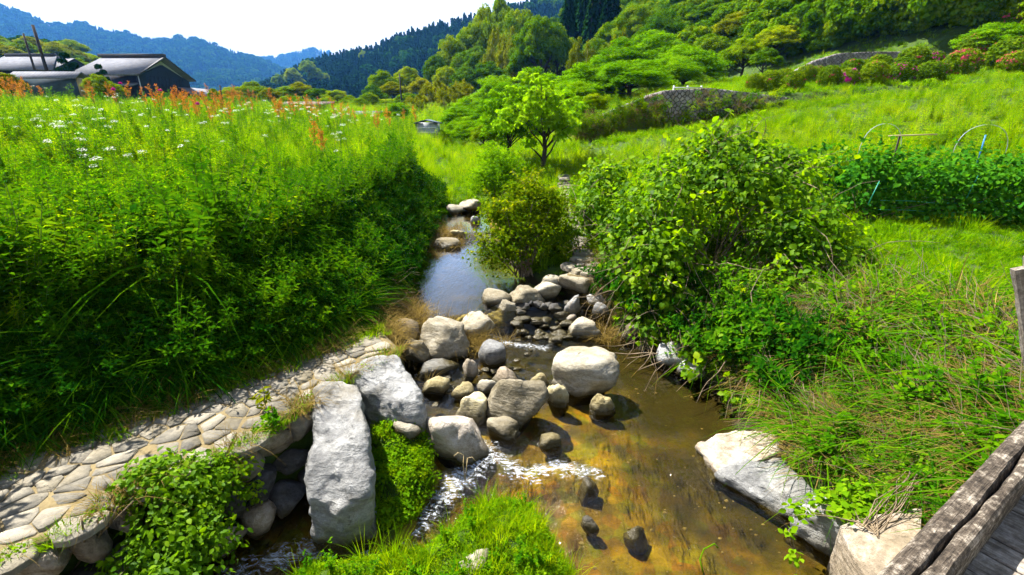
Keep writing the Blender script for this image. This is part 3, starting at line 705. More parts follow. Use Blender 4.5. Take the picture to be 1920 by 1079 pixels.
def boulder(name, box, mat, label, cat='boulder', zb=None, dep=.85, yaw=None, seed=None, sub=3, flat=.14, embed=.4, group=None, parent=None, planes=11, hmul=1.0, rough=.085, tilt=(0, 0)):
    """box = (x0, y0, x1, y1) in photo pixels: width and height come from it at the distance of the water or ground it stands on"""
    x0, y0, x1, y1 = box; xc = (x0 + x1) / 2
    seed = seed if seed is not None else int(x0 * 7 + y0 * 13)
    r = np.random.default_rng(seed)
    if zb is None:
        p = at(xc, y1, .1)
        for _ in range(4): zb = float(water_z(p.x, p.y)); p = at(xc, y1, zb)
    p = at(xc, y1, zb)
    s = p.y * CP + (CAMZ - zb) * SP
    w = (x1 - x0) * s / FPX
    d = w * dep
    Yc = p.y + d * .42
    ztop = aty(xc, y0, Yc + d * .12).z
    h = max(ztop - zb, .16 * w) * hmul
    bedz = float(ground(np.array([p.x * Yc / p.y]), np.array([Yc]))[0])
    hh = h + max(h * embed, min(zb - bedz + .05, .4))
    P, F = rock_shape(sub, seed, planes, rough, flat)
    mn, mx = P.min(0), P.max(0); P = (P - (mn + mx) / 2) / ((mx - mn) / 2)
    a = r.uniform(-.35, .35) if yaw is None else yaw
    # turn first, then fit the bounding size
    c, s_ = math.cos(a), math.sin(a)
    P = P @ np.array([[c, s_, 0], [-s_, c, 0], [0, 0, 1]])
    P = P + np.stack([0 * P[:, 0], 0 * P[:, 0], P[:, 0] * tilt[0] + P[:, 1] * tilt[1]], 1)
    mn, mx = P.min(0), P.max(0); P = (P - (mn + mx) / 2) / ((mx - mn) / 2)
    P = P * np.array([w / 2, d / 2, hh / 2])
    sc = (Yc * CP + (CAMZ - zb) * SP) / s
    me = mesh_from(name, P * np.array([sc, sc, 1]), [F], [M[mat]], smooth=True)
    o = obj(name, me, parent, (p.x * Yc / p.y, Yc, zb + h - hh / 2))
    o['waterline'] = float(zb)
    if label: tag(o, label, cat, group)
    return o

def slab(name, top, thick, mat, label, seed=1, cuts=4, bev=.05, amp=.055, cat='boulder', flare=1.06, zw=0.0):
    """a big stone with the given top outline [(px, py, z)], as thick as `thick` below each corner"""
    P = [at(*q) for q in top]; c = sum(P, Vector()) / len(P)
    th = thick if isinstance(thick, (list, tuple)) else [thick] * len(P)
    bm = bmesh.new()
    for p, t in zip(P, th):
        bm.verts.new(p - c); q = (p - c) * flare; q.z = p.z - c.z - t; bm.verts.new(q)
    g = bmesh.ops.convex_hull(bm, input=bm.verts)
    bmesh.ops.dissolve_limit(bm, angle_limit=.12, verts=bm.verts, edges=bm.edges)
    bmesh.ops.bevel(bm, geom=bm.edges[:], offset=bev, segments=2, profile=.6, affect='EDGES', clamp_overlap=True)
    bmesh.ops.triangulate(bm, faces=bm.faces)
    for it in range(cuts):
        lim = max(.045, .5 / 2 ** (it + 1))
        es = [e for e in bm.edges if e.calc_length() > lim]
        if not es: break
        bmesh.ops.subdivide_edges(bm, edges=es, cuts=1); bmesh.ops.triangulate(bm, faces=bm.faces)
    bm.normal_update()
    for v in bm.verts:
        k = mnoise.fractal(v.co * 2.3 + Vector((seed, 0, 0)), .9, 2.1, 5) * amp + mnoise.fractal(v.co * 11 + Vector((0, seed, 0)), .9, 2.1, 3) * amp * .22
        st = math.floor((v.co.x * .6 + v.co.z * 2.2 + mnoise.noise(v.co * 1.7) * .5) * 5) % 2
        v.co += v.normal * (k + st * amp * .22)
    me = bpy.data.meshes.new(name); bm.to_mesh(me); bm.free(); me.materials.append(M[mat])
    me.polygons.foreach_set('use_smooth', np.ones(len(me.polygons), bool))
    o = obj(name, me, None, c); o['waterline'] = float(zw)
    tag(o, label, cat); return o

slab('rock_slab', [(596, 728, .80), (640, 716, .80), (672, 722, .79), (681, 760, .76), (683, 830, .66), (694, 925, .42), (640, 950, .38), (582, 930, .42), (592, 830, .62)],
     [.5, .5, .5, .55, .6, .6, .6, .6, .6], 'rock_grey', 'long pale grey rock slab sloping from the stone path to the rapids', 3, zw=-.05)
slab('rock_slab', [(640, 690, .78), (690, 668, .80), (742, 660, .80), (768, 690, .74), (792, 770, .50), (796, 800, .34), (745, 792, .40), (690, 735, .66)],
     [.5, .5, .5, .5, .6, .6, .5, .4], 'rock_grey', 'wide grey rock slab at the end of the stone path', 8, zw=.06)
slab('rock_slab', [(1306, 832, .14), (1335, 820, .18), (1400, 814, .22), (1462, 806, .26), (1458, 850, .24), (1400, 872, .18), (1345, 885, .12), (1318, 866, .09)],
       .5, 'rock_brown', 'dappled grey rock at the water edge below the tangled bank', 14, amp=.06, bev=.09, zw=.0)
slab('rock_slab', [(1345, 884, .12), (1392, 868, .17), (1470, 858, .24), (1500, 900, .24), (1532, 950, .20), (1532, 985, .10), (1478, 968, .08), (1400, 925, .08)],
     .5, 'rock_grey', 'long pale rock slab along the water edge near the bridge', 21, amp=.05, bev=.09, zw=-.02)
slab('rock_slab', [(1490, 958, .24), (1525, 930, .40), (1560, 940, .42), (1580, 985, .34), (1566, 1022, .16), (1530, 1010, .12)],
     .45, 'rock_grey', 'low mottled stone between the long slab and the bridge footing', 27, amp=.05, bev=.07, zw=-.02)
slab('rock_slab', [(1576, 985, .46), (1640, 968, .56), (1730, 950, .64), (1730, 1060, .60), (1690, 1110, .5), (1620, 1079, .42), (1590, 1030, .42)],
     .7, 'rock_brown', 'pale bridge footing stone under the timber edge beam', 33, amp=.012, zw=-.02)

BL = [  # box, material, label, extras
 ((790, 603, 881, 676), 'rock_cream', 'large cream boulder with flat tilted top beside dry reeds at the weir', dict(sub=4, flat=.25, dep=.8, seed=41, tilt=(-.12, 0))),
 ((912, 706, 1024, 800), 'rock_cream', 'large angular pale boulder with mossy foot in mid-stream', dict(sub=4, dep=.75, seed=47, tilt=(.1, .1))),
 ((799, 768, 918, 868), 'rock_brown', 'large brownish domed boulder beside the moss bank', dict(sub=4, dep=.8, seed=52, round_=None)),
 ((1034, 662, 1150, 748), 'rock_cream', 'largest cream boulder with raised pointed corner standing in the stream', dict(sub=4, dep=.7, seed=58, tilt=(.28, .1))),
 ((903, 560, 973, 614), 'rock_cream', 'rounded cream boulder at the middle of the weir', dict(sub=4, flat=.2, seed=60)),
 ((896, 544, 957, 574), 'rock_cream', 'flat cream stone behind the rounded weir boulder', dict(flat=.3)),
 ((953, 540, 1021, 581), 'rock_cream', 'flat pale stepping stone in the middle of the weir', dict(sub=4, flat=.35)),
 ((998, 529, 1049, 563), 'rock_cream', 'pale stepping stone second from the side path', dict(flat=.35)),
 ((1010, 517, 1055, 546), 'rock_cream', 'small pale step behind the stepping stones', dict(flat=.3, zb=.42)),
 ((1047, 513, 1122, 554), 'rock_cream', 'broad flat step where the side path meets the stream', dict(sub=4, flat=.4, zb=.42)),
 ((1099, 552, 1139, 578), 'rock_grey', 'grey stone leaning on a white block below the side path', dict(zb=.3)),
 ((1110, 568, 1139, 594), 'rock_grey', 'small white block under the overhanging roots', dict(zb=.25, planes=8)),
 ((1062, 597, 1123, 634), 'rock_cream', 'flat-topped stone alone below the weir', dict(sub=4, flat=.3)),
 ((1057, 553, 1088, 592), 'rock_grey', 'upright grey stone below the flat step', dict(zb=.2)),
 ((1056, 589, 1080, 608), 'rock_brown', 'small brown stone in wet rubble below the weir', {}),
 ((733, 599, 789, 646), 'rock_brown', 'mossy brown boulder among dry reeds at the weir end', dict(zb=.22)),
 ((744, 628, 771, 650), 'rock_grey', 'small grey stone tucked under the mossy brown boulder', dict(zb=.2)),
 ((848, 590, 926, 638), 'rock_cream', 'pale wedge-shaped boulder beside the little cascade', dict(sub=4, flat=.2, tilt=(-.15, .1))),
 ((752, 639, 807, 688), 'rock_cream', 'squarish pale boulder touching the wide grey slab', dict(sub=4, flat=.2, planes=9)),
 ((898, 642, 948, 692), 'rock_grey', 'grey upright block in the middle of the pool', dict(planes=8)),
 ((868, 671, 896, 712), 'rock_brown', 'small narrow standing stone between larger boulders', dict(planes=8)),
 ((782, 677, 859, 710), 'rock_grey', 'low grey half-drowned stone below the big cream boulder', dict(hmul=.8)),
 ((793, 705, 843, 740), 'rock_ochre', 'oval ochre stone in still water beside the slab', dict(flat=.0)),
 ((896, 711, 932, 741), 'rock_cream', 'small round pale stone left of the angular boulder', {}),
 ((919, 689, 973, 727), 'rock_brown', 'dark mossy stone behind the angular boulder', {}),
 ((994, 700, 1029, 732), 'rock_ochre', 'small rounded tan stone behind the angular boulder', {}),
 ((855, 744, 916, 792), 'rock_ochre', 'ochre boulder squeezed between brown dome and angular boulder', dict(sub=4, flat=.2)),
 ((915, 787, 973, 823), 'rock_cream', 'flat grey-cream block below the angular boulder', dict(flat=.3, planes=9)),
 ((1024, 719, 1064, 764), 'rock_ochre', 'rounded cube-like stone beside the largest boulder', dict(sub=4, planes=9)),
 ((1105, 737, 1151, 777), 'rock_ochre', 'round speckled stone below the largest boulder', dict(sub=4)),
 ((739, 792, 791, 824), 'rock_cream', 'cream stone half sunk in bright moss', dict(zb=.33, flat=.2)),
 ((849, 720, 891, 753), 'rock_ochre', 'small knobbly tan stone above the ochre boulder', {}),
 ((1010, 814, 1052, 840), 'rock_ochre', 'small tan stone breaking the rapids', {}),
 ((842, 1033, 917, 1095), 'rock_cream', 'pale rounded rock in the grass of the islet', dict(zb=.12, sub=4)),
 ((858, 984, 912, 1022), 'rock_ochre', 'brown stone half hidden in the islet grass', dict(zb=.14)),
 ((1090, 952, 1122, 998), 'rock_dark', 'dark wet stone standing alone in the amber shallows', dict(hmul=.45, planes=8)),
 ((1170, 984, 1216, 1016), 'rock_dark', 'low dark wet stone in the amber shallows near the islet', dict(hmul=.5, planes=8)),
 ((1086, 882, 1122, 925), 'rock_dark', 'wet stone at the tip of the rapids', dict(hmul=.5, planes=8)),
 ((1228, 640, 1292, 692), 'rock_grey', 'shaded grey stone under the tangled bank shrub', dict(zb=.1)),
 ((1268, 678, 1322, 714), 'rock_grey', 'shaded pointed stone at the dark pool edge', dict(zb=.08)),
 ((1164, 608, 1202, 632), 'rock_brown', 'small stone at the foot of the overhanging roots', dict(zb=.2)),
 ((861, 374, 902, 396), 'rock_cream', 'pale boulder at the upstream bend', dict(zb=.62)),
 ((838, 384, 872, 400), 'rock_cream', 'flat pale rock on the upstream gravel', dict(zb=.58, flat=.3)),
 ((880, 405, 900, 420), 'rock_grey', 'small pale stone by upstream pool', dict(zb=.5)),
 ((733, 455, 757, 500), 'rock_grey', 'shaded upright grey stone along the pool bank', dict(zb=.38, planes=8)),
 ((722, 480, 742, 530), 'rock_grey', 'shaded leaning grey stone nearest the pool on the dark bank', dict(zb=.38, planes=8)),
 ((752, 436, 778, 468), 'rock_grey', 'shaded grey stone where the gravel bar meets the bank', dict(zb=.4, planes=8)),
 ((812, 448, 862, 466), 'rock_cream', 'flat pale rock ledge beside the blue pool', dict(zb=.38, flat=.4)),
 ((846, 430, 872, 446), 'rock_ochre', 'rounded tan rock on the gravel bar', dict(zb=.42)),
 ((800, 336, 822, 352), 'rock_grey', 'pale bluish stone on the overgrown bank upstream', dict(zb=1.1)),
]
for box, mt, lb, kw in BL:
    kw = dict(kw); kw.pop('round_', None)
    k_ = 1.07; bx_ = ((box[0] + box[2]) / 2, (box[0] - box[2]) / 2 * k_)
    boulder('boulder', (bx_[0] + bx_[1], box[1] - (box[3] - box[1]) * .05, bx_[0] - bx_[1], box[3]), mt, lb, **kw)
# wet rubble of the weir: many small dark stones between the big ones
S = Soup(); r_ = np.random.default_rng(9)
for k in range(75):
    t = r_.random()
    if t < .72: px, py, sz = r_.uniform(960, 1065), r_.uniform(572, 626), r_.uniform(.04, .12)
    elif t < .86: px, py, sz = r_.uniform(920, 1010), r_.uniform(640, 700), r_.uniform(.02, .06)
    else: px, py, sz = r_.uniform(800, 930), r_.uniform(640, 760), r_.uniform(.02, .06)
    zz = .22 if t < .72 else .08
    p = at(px, py, zz); P, F = rock_shape(3, 500 + k, 7, .12)
    S.add(P * np.array([sz * r_.uniform(.8, 1.5), sz, sz * r_.uniform(.4, .7)]) + np.array([p.x, p.y, float(water_z(p.x, p.y)) + sz * .1]), T=F)
o = obj('weir_rubble', S.mesh('weir_rubble', [M['rock_dark']], True)); o['waterline'] = 0.24
tag(o, 'dark wet rubble wedged between the weir stones', 'rubble', kind='stuff')
# cobbles and pebbles of the stream bed
S = Soup()
pp = np.array([at(x, y, -.1)[:2] for x, y in zip(r_.uniform(380, 1560, 420), r_.uniform(640, 1120, 420))])
gz = ground(pp[:, 0], pp[:, 1]); wz_ = water_z(pp[:, 0], pp[:, 1])
for k in np.nonzero(gz < wz_ + .02)[0]:
    sz = .006 + .012 * r_.random() ** 3
    P, F = ICO[2]
    S.add(P * (1 + .18 * np.sin(P[:, [1, 2, 0]] * 3 + k)) * np.array([sz * r_.uniform(.9, 1.5), sz, sz * .55]) + np.array([*pp[k], gz[k]]), T=F)
o = obj('stream_pebbles', S.mesh('stream_pebbles', [M['rock_brown']], True)); o['waterline'] = -2.0
tag(o, 'brown cobbles and pebbles on the stream bed', 'pebbles', kind='stuff')

# ---- stone paths: mortar bed with separate paving stones
def clip_poly(poly, a, nrm):
    out = []
    for i in range(len(poly)):
        p, q = poly[i], poly[(i + 1) % len(poly)]; dp, dq = (p - a) @ nrm, (q - a) @ nrm
        if dp <= 0: out.append(p)
        if dp * dq < 0: out.append(p + (q - p) * (dp / (dp - dq)))
    return out
def paved_path(name, left, right, zf, dmin, label, seed, jitter=1.0, gap=.006, rise=(.004, .014)):
    """left / right: edge polylines (n, 2); zf(x, y): mortar height"""
    n = 60
    def rs(L):
        L = np.array(L, float); d = np.concatenate([[0], np.cumsum(np.hypot(*np.diff(L, axis=0).T))])
        t = np.linspace(0, d[-1], n); return np.stack([np.interp(t, d, L[:, 0]), np.interp(t, d, L[:, 1])], 1)
    A, B = rs(left), rs(right); r = np.random.default_rng(seed)
    wob = (fbm(np.arange(n) * .7 + seed, np.zeros(n)) - .5)[:, None] * .12
    A = A + wob * unit(A - B); m = 10
    t = np.linspace(0, 1, m)[None, :, None]; G = A[:, None] * (1 - t) + B[:, None] * t
    Z = zf(G[..., 0], G[..., 1]) + (fbm(G[..., 0] * 6, G[..., 1] * 6) - .5) * .02
    V, Q = grid_mesh(G[..., 0], G[..., 1], Z)
    # skirt
    ring = list(range(m)) + [i * m + m - 1 for i in range(1, n)] + [(n - 1) * m + j for j in range(m - 2, -1, -1)] + [i * m for i in range(n - 2, 0, -1)]
    Vs = V[ring] - np.array([0, 0, .12]); k0 = len(V); V = np.concatenate([V, Vs])
    SQ = np.array([(ring[i], k0 + i, k0 + (i + 1) % len(ring), ring[(i + 1) % len(ring)]) for i in range(len(ring))], np.int32)
    root = obj(name, mesh_from(name, V, [Q, SQ], [M['mortar']], smooth=False)); tag(root, label, 'path', kind='structure')
    # seeds
    outline = np.concatenate([A, B[::-1]])
    lo, hi = outline.min(0) - dmin, outline.max(0) + dmin
    gx, gy = np.meshgrid(np.arange(lo[0], hi[0], dmin), np.arange(lo[1], hi[1], dmin * .87))
    gx = gx + (np.arange(gx.shape[0]) % 2)[:, None] * dmin * .5
    C = np.stack([gx.ravel(), gy.ravel()], 1); C = C + r.uniform(-.42, .42, C.shape) * dmin
    C = C[r.random(len(C)) > .10]
    sd = poly_sdf(outline, C[:, 0], C[:, 1]); C = C[sd > dmin * .22]; meshes = 0
    for i, c in enumerate(C):
        poly = [c + np.array([math.cos(a), math.sin(a)]) * dmin * 1.35 for a in np.linspace(0, 2 * np.pi, 12, endpoint=False)]
        for j, q in enumerate(C):
            if i == j or np.hypot(*(q - c)) > dmin * 2.6: continue
            v = q - c; poly = clip_poly(poly, c + v * .5 - unit(v) * gap * r.uniform(.6, 1.5), v)
            if len(poly) < 3: break
        if len(poly) < 4: continue
        P = np.array(poly)
        if poly_sdf(outline, P[:, 0], P[:, 1]).min() < -.06:
            P = c + (P - c) * .85
        P2 = np.empty((len(P) * 2, 2)); P2[0::2] = P * .90 + np.roll(P, -1, 0) * .10; P2[1::2] = P * .10 + np.roll(P, -1, 0) * .90
        P2 = P2 + r.normal(size=P2.shape) * dmin * .028
        k = len(P2); cz = float(zf(np.array(c[0]), np.array(c[1]))); h = r.uniform(*rise)
        tilt = r.normal(size=2) * .035; loc = P2 - c
        th = h + loc @ tilt
        top = np.column_stack([loc * .95, th]); mid = np.column_stack([loc * .985, th - .006]); low = np.column_stack([loc, np.full(k, -.03)])
        ctr = np.array([[0, 0, h + .004]])
        V = np.concatenate([top, mid, low, ctr])
        idx = np.arange(k); nx = (idx + 1) % k
        Q = np.concatenate([np.stack([idx + k, nx + k, nx, idx], 1), np.stack([idx + 2 * k, nx + 2 * k, nx + k, idx + k], 1)])
        T = np.stack([idx, nx, np.full(k, 3 * k)], 1)
        o = obj('stone', mesh_from('stone', V, [T, Q], [M['pave']], smooth=False), root, (c[0], c[1], cz)); meshes += 1
    return root
PZ = .75
pl = [at(px, py, PZ)[:2] for px, py in [(-330, 1010), (-150, 945), (0, 885), (120, 840), (250, 790), (350, 750), (450, 715), (560, 675), (640, 640), (715, 622)]]
pr = [at(px, py, PZ)[:2] for px, py in [(-200, 1140), (0, 1052), (130, 995), (235, 928), (330, 892), (450, 835), (530, 785), (600, 742), (660, 700), (748, 655)]]
pathz = lambda x, y: PZ + 0 * x
paved_path('stone_path', pl, pr, pathz, .172, 'path of flat grey paving stones set in sandy mortar beside the stream', 4)
ql = [at(px, py, .8)[:2] for px, py in [(1056, 352), (1054, 390), (1066, 430), (1077, 470), (1062, 505)]]
qr = [at(px, py, .8)[:2] for px, py in [(1064, 352), (1066, 390), (1088, 430), (1103, 470), (1117, 512)]]
paved_path('side_path', ql, qr, lambda x, y: np.maximum(ground(x, y) + .09, .70), .19, 'narrow trodden stone path climbing behind the round shrub', 6, rise=(.015, .05))

# ---- stones that hold up the path edge
root = empty('path_retaining_wall', at(250, 960, .2)); tag(root, 'rough stone wall holding up the edge of the paved path', 'wall')
E_ = np.array([p[:] for p in pr]); dd = np.concatenate([[0], np.cumsum(np.hypot(*np.diff(E_, axis=0).T))])
r_ = np.random.default_rng(77); s_ = 0.1
while s_ < dd[-1] - .35:
    wdt = r_.uniform(.18, .34)
    for row in range(3):
        t = s_ + wdt / 2 + row * .13
        if t > dd[-1] - .5: continue
        x, y = np.interp(t, dd, E_[:, 0]), np.interp(t, dd, E_[:, 1])
        x2, y2 = np.interp(t + .1, dd, E_[:, 0]), np.interp(t + .1, dd, E_[:, 1]); ang = math.atan2(y2 - y, x2 - x)
        P, F = rock_shape(3, int(s_ * 1000) + row * 7, 7, .06, 0, .05)
        mn, mx = P.min(0), P.max(0); P = (P - (mn + mx) / 2) / ((mx - mn) / 2) * np.array([wdt * .54, r_.uniform(.12, .19), r_.uniform(.13, .17)])
        c, sn = math.cos(ang), math.sin(ang); P = P @ np.array([[c, sn, 0], [-sn, c, 0], [0, 0, 1]])
        o = obj('stone', mesh_from('stone', P, [F], [M[['rock_brown', 'rock_dark', 'rock_dark', 'rock_dark'][int(r_.integers(0, 4))] if row else ['pave', 'rock_brown', 'rock_brown'][int(r_.integers(0, 3))]]], smooth=True), root)  # lower rows mostly dark stone: the wall's shade put into its colour
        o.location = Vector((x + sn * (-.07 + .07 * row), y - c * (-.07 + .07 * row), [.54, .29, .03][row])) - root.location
        o['waterline'] = -.05
    s_ += wdt * .95
# ------------------------------------------------------------------ timber footbridge the viewer stands on
BZ = 1.75
A1, A2 = at(1640, 1079, BZ), at(1920, 785, BZ)
bdir = (A2 - A1).normalized(); bang = math.atan2(bdir.y, bdir.x)
bridge = empty('footbridge', (A1.x, A1.y, BZ), bang); tag(bridge, 'weathered timber footbridge with cracked edge beam and plank deck', 'bridge')
BW = .135
def beam_mesh(L0, L1, w, h, seed):
    """long timber with a wandering crack along its top, grain along x"""
    nx = 150; xs = np.linspace(L0, L1, nx)
    ck = -w * .55 + (fbm(xs * 2.2 + seed, xs * 0) - .5) * .03
    cw = .0035 + .012 * np.clip(fbm(xs * 3 + 4, xs * 0 + 2) - .35, 0, 1) * 2
    jag = (fbm(xs * 16 + seed, xs * 0 + 9, 3) - .5) * .007
    wav = (fbm(xs * 5 + seed, xs * 0 + 5, 3) - .5) * .005
    sec = [(-w + jag, -h), (-w + jag, -.02), (-w + jag + .012, -.003), (ck - .03, wav * .3), (ck - cw - .006, -.002), (ck - cw, -.012), (ck, -.06), (ck + cw, -.012), (ck + cw + .006, -.002),
           (ck + .03, wav * .3), (-.014 + wav, -.003), (wav, -.02), (wav, -h)]
    V = np.stack([np.stack([xs, y + 0 * xs, z + 0 * xs], 1) for y, z in sec], 1).reshape(-1, 3)
    m = len(sec); V[:, 2] += (fbm(V[:, 0] * 14, V[:, 1] * 60, 3) - .5) * .006
    i = np.arange(nx - 1)[:, None] * m + np.arange(m)[None]; j = np.arange(nx - 1)[:, None] * m + (np.arange(m)[None] + 1) % m
    Q = np.stack([i, j, j + m, i + m], -1).reshape(-1, 4)
    caps = [tuple(range(m)), tuple(range((nx - 1) * m + m - 1, (nx - 1) * m - 1, -1))]
    return mesh_from('edge_beam', V, [tuple(q) for q in Q] + caps, [M['beam_wood']])
obj('edge_beam', beam_mesh(-2.6, 2.2, BW, .17, 3), bridge)
g = Soup(); add_box(g, (-.3, -.10, -.36), (4.6, .16, .26)); obj('girder', g.mesh('girder', [M['beam_wood']]), bridge)
g = Soup(); add_box(g, (-.3, -1.45, -.36), (4.6, .16, .26)); obj('girder', g.mesh('girder', [M['beam_wood']]), bridge)
r_ = np.random.default_rng(15); x = -2.5; planks = {}
while x < 2.1:
    w = r_.uniform(.115, .15)
    bm = bmesh.new(); bmesh.ops.create_cube(bm, size=1.0)
    bmesh.ops.scale(bm, vec=(1.55, w - .010, .04), verts=bm.verts)
    bmesh.ops.bevel(bm, geom=bm.edges[:], offset=.005, segments=1, affect='EDGES')
    me = bpy.data.meshes.new('plank'); bm.to_mesh(me); bm.free(); me.materials.append(M['deck_wood'])
    o = obj('plank', me, bridge, (x + w / 2, -BW - .70, -.195 + r_.uniform(-.003, .003))); o.rotation_euler = (r_.uniform(-.01, .01), 0, R(90) + r_.uniform(-.006, .006))
    x += w
def timber(name, p0, p1, w, d, parent, mat='beam_wood'):
    p0 = Vector(p0); p1 = Vector(p1); L = (p1 - p0).length
    nx = 24; xs = np.linspace(0, L, nx); sec = [(-w / 2, -d / 2), (w / 2, -d / 2), (w / 2, d / 2), (-w / 2, d / 2)]
    V = np.stack([np.stack([xs, a + (fbm(xs * 9 + k, xs * 0) - .5) * .01, b + (fbm(xs * 9, xs * 0 + k) - .5) * .01], 1) for k, (a, b) in enumerate(sec)], 1).reshape(-1, 3); m = 4
    i = np.arange(nx - 1)[:, None] * m + np.arange(m)[None]; j = np.arange(nx - 1)[:, None] * m + (np.arange(m)[None] + 1) % m
    Q = np.stack([i, j, j + m, i + m], -1).reshape(-1, 4)
    o = obj(name, mesh_from(name, V, [tuple(q) for q in Q] + [(0, 1, 2, 3), ((nx - 1) * 4 + 3, (nx - 1) * 4 + 2, (nx - 1) * 4 + 1, (nx - 1) * 4)], [M[mat]]))
    o.location = p0; o.rotation_euler = (p1 - p0).to_track_quat('X', 'Z').to_euler()
    if parent is not None:
        mw = parent.matrix_basis.copy() if hasattr(parent, 'matrix_basis') else None
        o.parent = parent; o.matrix_parent_inverse = mw.inverted()
    return o
pb = at(1952, 800, 1.5); ptop = aty(1912, 503, pb.y + .12)
timber('post', pb, ptop, .04, .06, bridge, 'deck_wood')
pb2 = pb + Vector((.085, .03, 0)); pt2 = aty(1936, 480, pb2.y + .12)
timber('post', pb2, pt2, .05, .06, bridge, 'deck_wood')

# ------------------------------------------------------------------ buildings
def part(name, S, mats, parent, smooth=False):
    return obj(name, S.mesh(name, mats, smooth), parent)
def gable(S, x0, x1, y0, y1, e, r, z0=0.0, m=0):
    """gable body, ridge along x"""
    ym = (y0 + y1) / 2
    V = [(x, y, z) for x in (x0, x1) for y, z in ((y0, z0), (y1, z0), (y1, e), (ym, r), (y0, e))]
    S.add(V, Q=[(0, 5, 9, 4), (1, 2, 7, 6), (4, 9, 8, 3), (3, 8, 7, 2), (0, 1, 6, 5)], m=m)
    S.add(V, T=[(0, 4, 3), (0, 3, 1), (1, 3, 2), (5, 8, 9), (5, 6, 8), (6, 7, 8)], m=m)
def roof_slab(S, p0, p1, p2, p3, th):
    P = np.array([p0, p1, p2, p3], float); n = unit(np.cross(P[1] - P[0], P[3] - P[0])); n = n if n[2] > 0 else -n
    V = np.concatenate([P, P - n * th]); S.add(V, Q=[(0, 1, 2, 3), (7, 6, 5, 4), (0, 4, 5, 1), (1, 5, 6, 2), (2, 6, 7, 3), (3, 7, 4, 0)])
def slat_wall(root, x0, x1, y, z0, z1, n, mat, axis='x'):
    pass
hz = aty(262, 182, 54).z - .3
hx1 = aty(262, 160, 54).x; hx0 = aty(150, 160, 54).x
H = empty('farmhouse', (hx0, 54, hz)); tag(H, 'dark boarded farmhouse with pale grey tiled roof and white gable', 'house')
HL = hx1 - hx0; HD = 8.2; E0 = aty(258, 137, 54).z - hz; RG = aty(297, 107, 54 + HD / 2).z - hz
S = Soup(); gable(S, .5, HL - .25, .4, HD - .4, E0 + .15, RG - .25); part('wall', S, [M['plaster']], H)
S = Soup(); gable(S, HL - .2, HL + .12, -.05, HD + .05, E0 - .32, RG - .85); part('gable_boarding', S, [M['dark_board']], H)
S = Soup(); add_box(S, (HL / 2, .34, E0 / 2), (HL - .9, .1, E0)); part('front_boarding', S, [M['dark_board']], H)
for k in range(11):
    S = Soup(); add_box(S, (HL + .14, 1.2 + k * (HD - 2.4) / 10, (E0 - .15) / 2), (.05, .06, E0 - .15)); part('batten', S, [M['dark_board']], H)
S = Soup()
roof_slab(S, (-.6, -.5, E0 - .15), (HL + .55, -.5, E0 - .15), (HL + .55, HD / 2, RG), (-.0, HD / 2, RG), .16)
roof_slab(S, (HL + .55, HD + .5, E0 - .15), (-.6, HD + .5, E0 - .15), (-.0, HD / 2, RG), (HL + .55, HD / 2, RG), .16)
roof = part('roof', S, [M['roof_tile']], H)
S = Soup(); add_box(S, (HL / 2 + .1, HD / 2, RG + .12), (HL + 1.0, .42, .34)); part('ridge_cap', S, [M['ridge_tile']], roof)
S = Soup(); add_tube(S, [(HL + .58, -.52, E0 - .2), (HL + .58, HD / 2, RG - .02)], .09, 5); part('barge_board', S, [M['ridge_tile']], roof)
S = Soup(); add_tube(S, [(HL + .58, HD + .52, E0 - .2), (HL + .58, HD / 2, RG - .02)], .09, 5); part('barge_board', S, [M['ridge_tile']], roof)
S = Soup(); add_tube(S, [(HL + .25, -.25, 0), (HL + .25, -.25, E0 - .1)], .05, 6); part('drain_pipe', S, [M['shed_metal']], H)
S = Soup(); roof_slab(S, (HL - 4.2, -1.0, E0 - 1.25), (HL - .1, -1.0, E0 - 1.25), (HL - .1, .3, E0 - .9), (HL - 4.2, .3, E0 - .9), .08); part('pent_roof', S, [M['roof_tile']], H)
S = Soup(); gable(S, HL + .1, HL + 1.0, HD - 1.5, HD + 3.0, .8, 1.3); part('lean_to_wall', S, [M['dark_board']], H)
S = Soup(); roof_slab(S, (HL + 1.7, HD - 2.3, .75), (HL + 1.7, HD + 3.4, .75), (HL + .05, HD + 3.4, 1.65), (HL + .05, HD - 2.3, 1.65), .08); part('lean_to_roof', S, [M['roof_tile']], H)

x0_, x1_ = aty(-40, 120, 62).x, aty(102, 130, 62).x; gz = aty(60, 168, 62).z
G_ = empty('farmhouse', (x0_, 62, gz)); tag(G_, 'second farmhouse roof at the edge of frame behind the garden wall', 'house')
L_ = x1_ - x0_; ee = aty(100, 131, 62).z - gz; rr = aty(10, 105, 66).z - gz
S = Soup(); gable(S, .3, L_ - .6, .3, 7.7, ee, rr - .3); part('wall', S, [M['dark_board']], G_)
S = Soup(); roof_slab(S, (-.4, -.5, ee), (L_ + .2, -.5, ee), (L_ - 2.8, 4, rr), (-.4, 4, rr), .15); roof_slab(S, (L_ + .2, 8.5, ee), (-.4, 8.5, ee), (-.4, 4, rr), (L_ - 2.8, 4, rr), .15)
rf = part('roof', S, [M['roof_tile']], G_)
S = Soup(); add_box(S, (L_ / 2 - 1.6, 4, rr + .1), (L_ - 2.6, .4, .3)); part('ridge_cap', S, [M['ridge_tile']], rf)

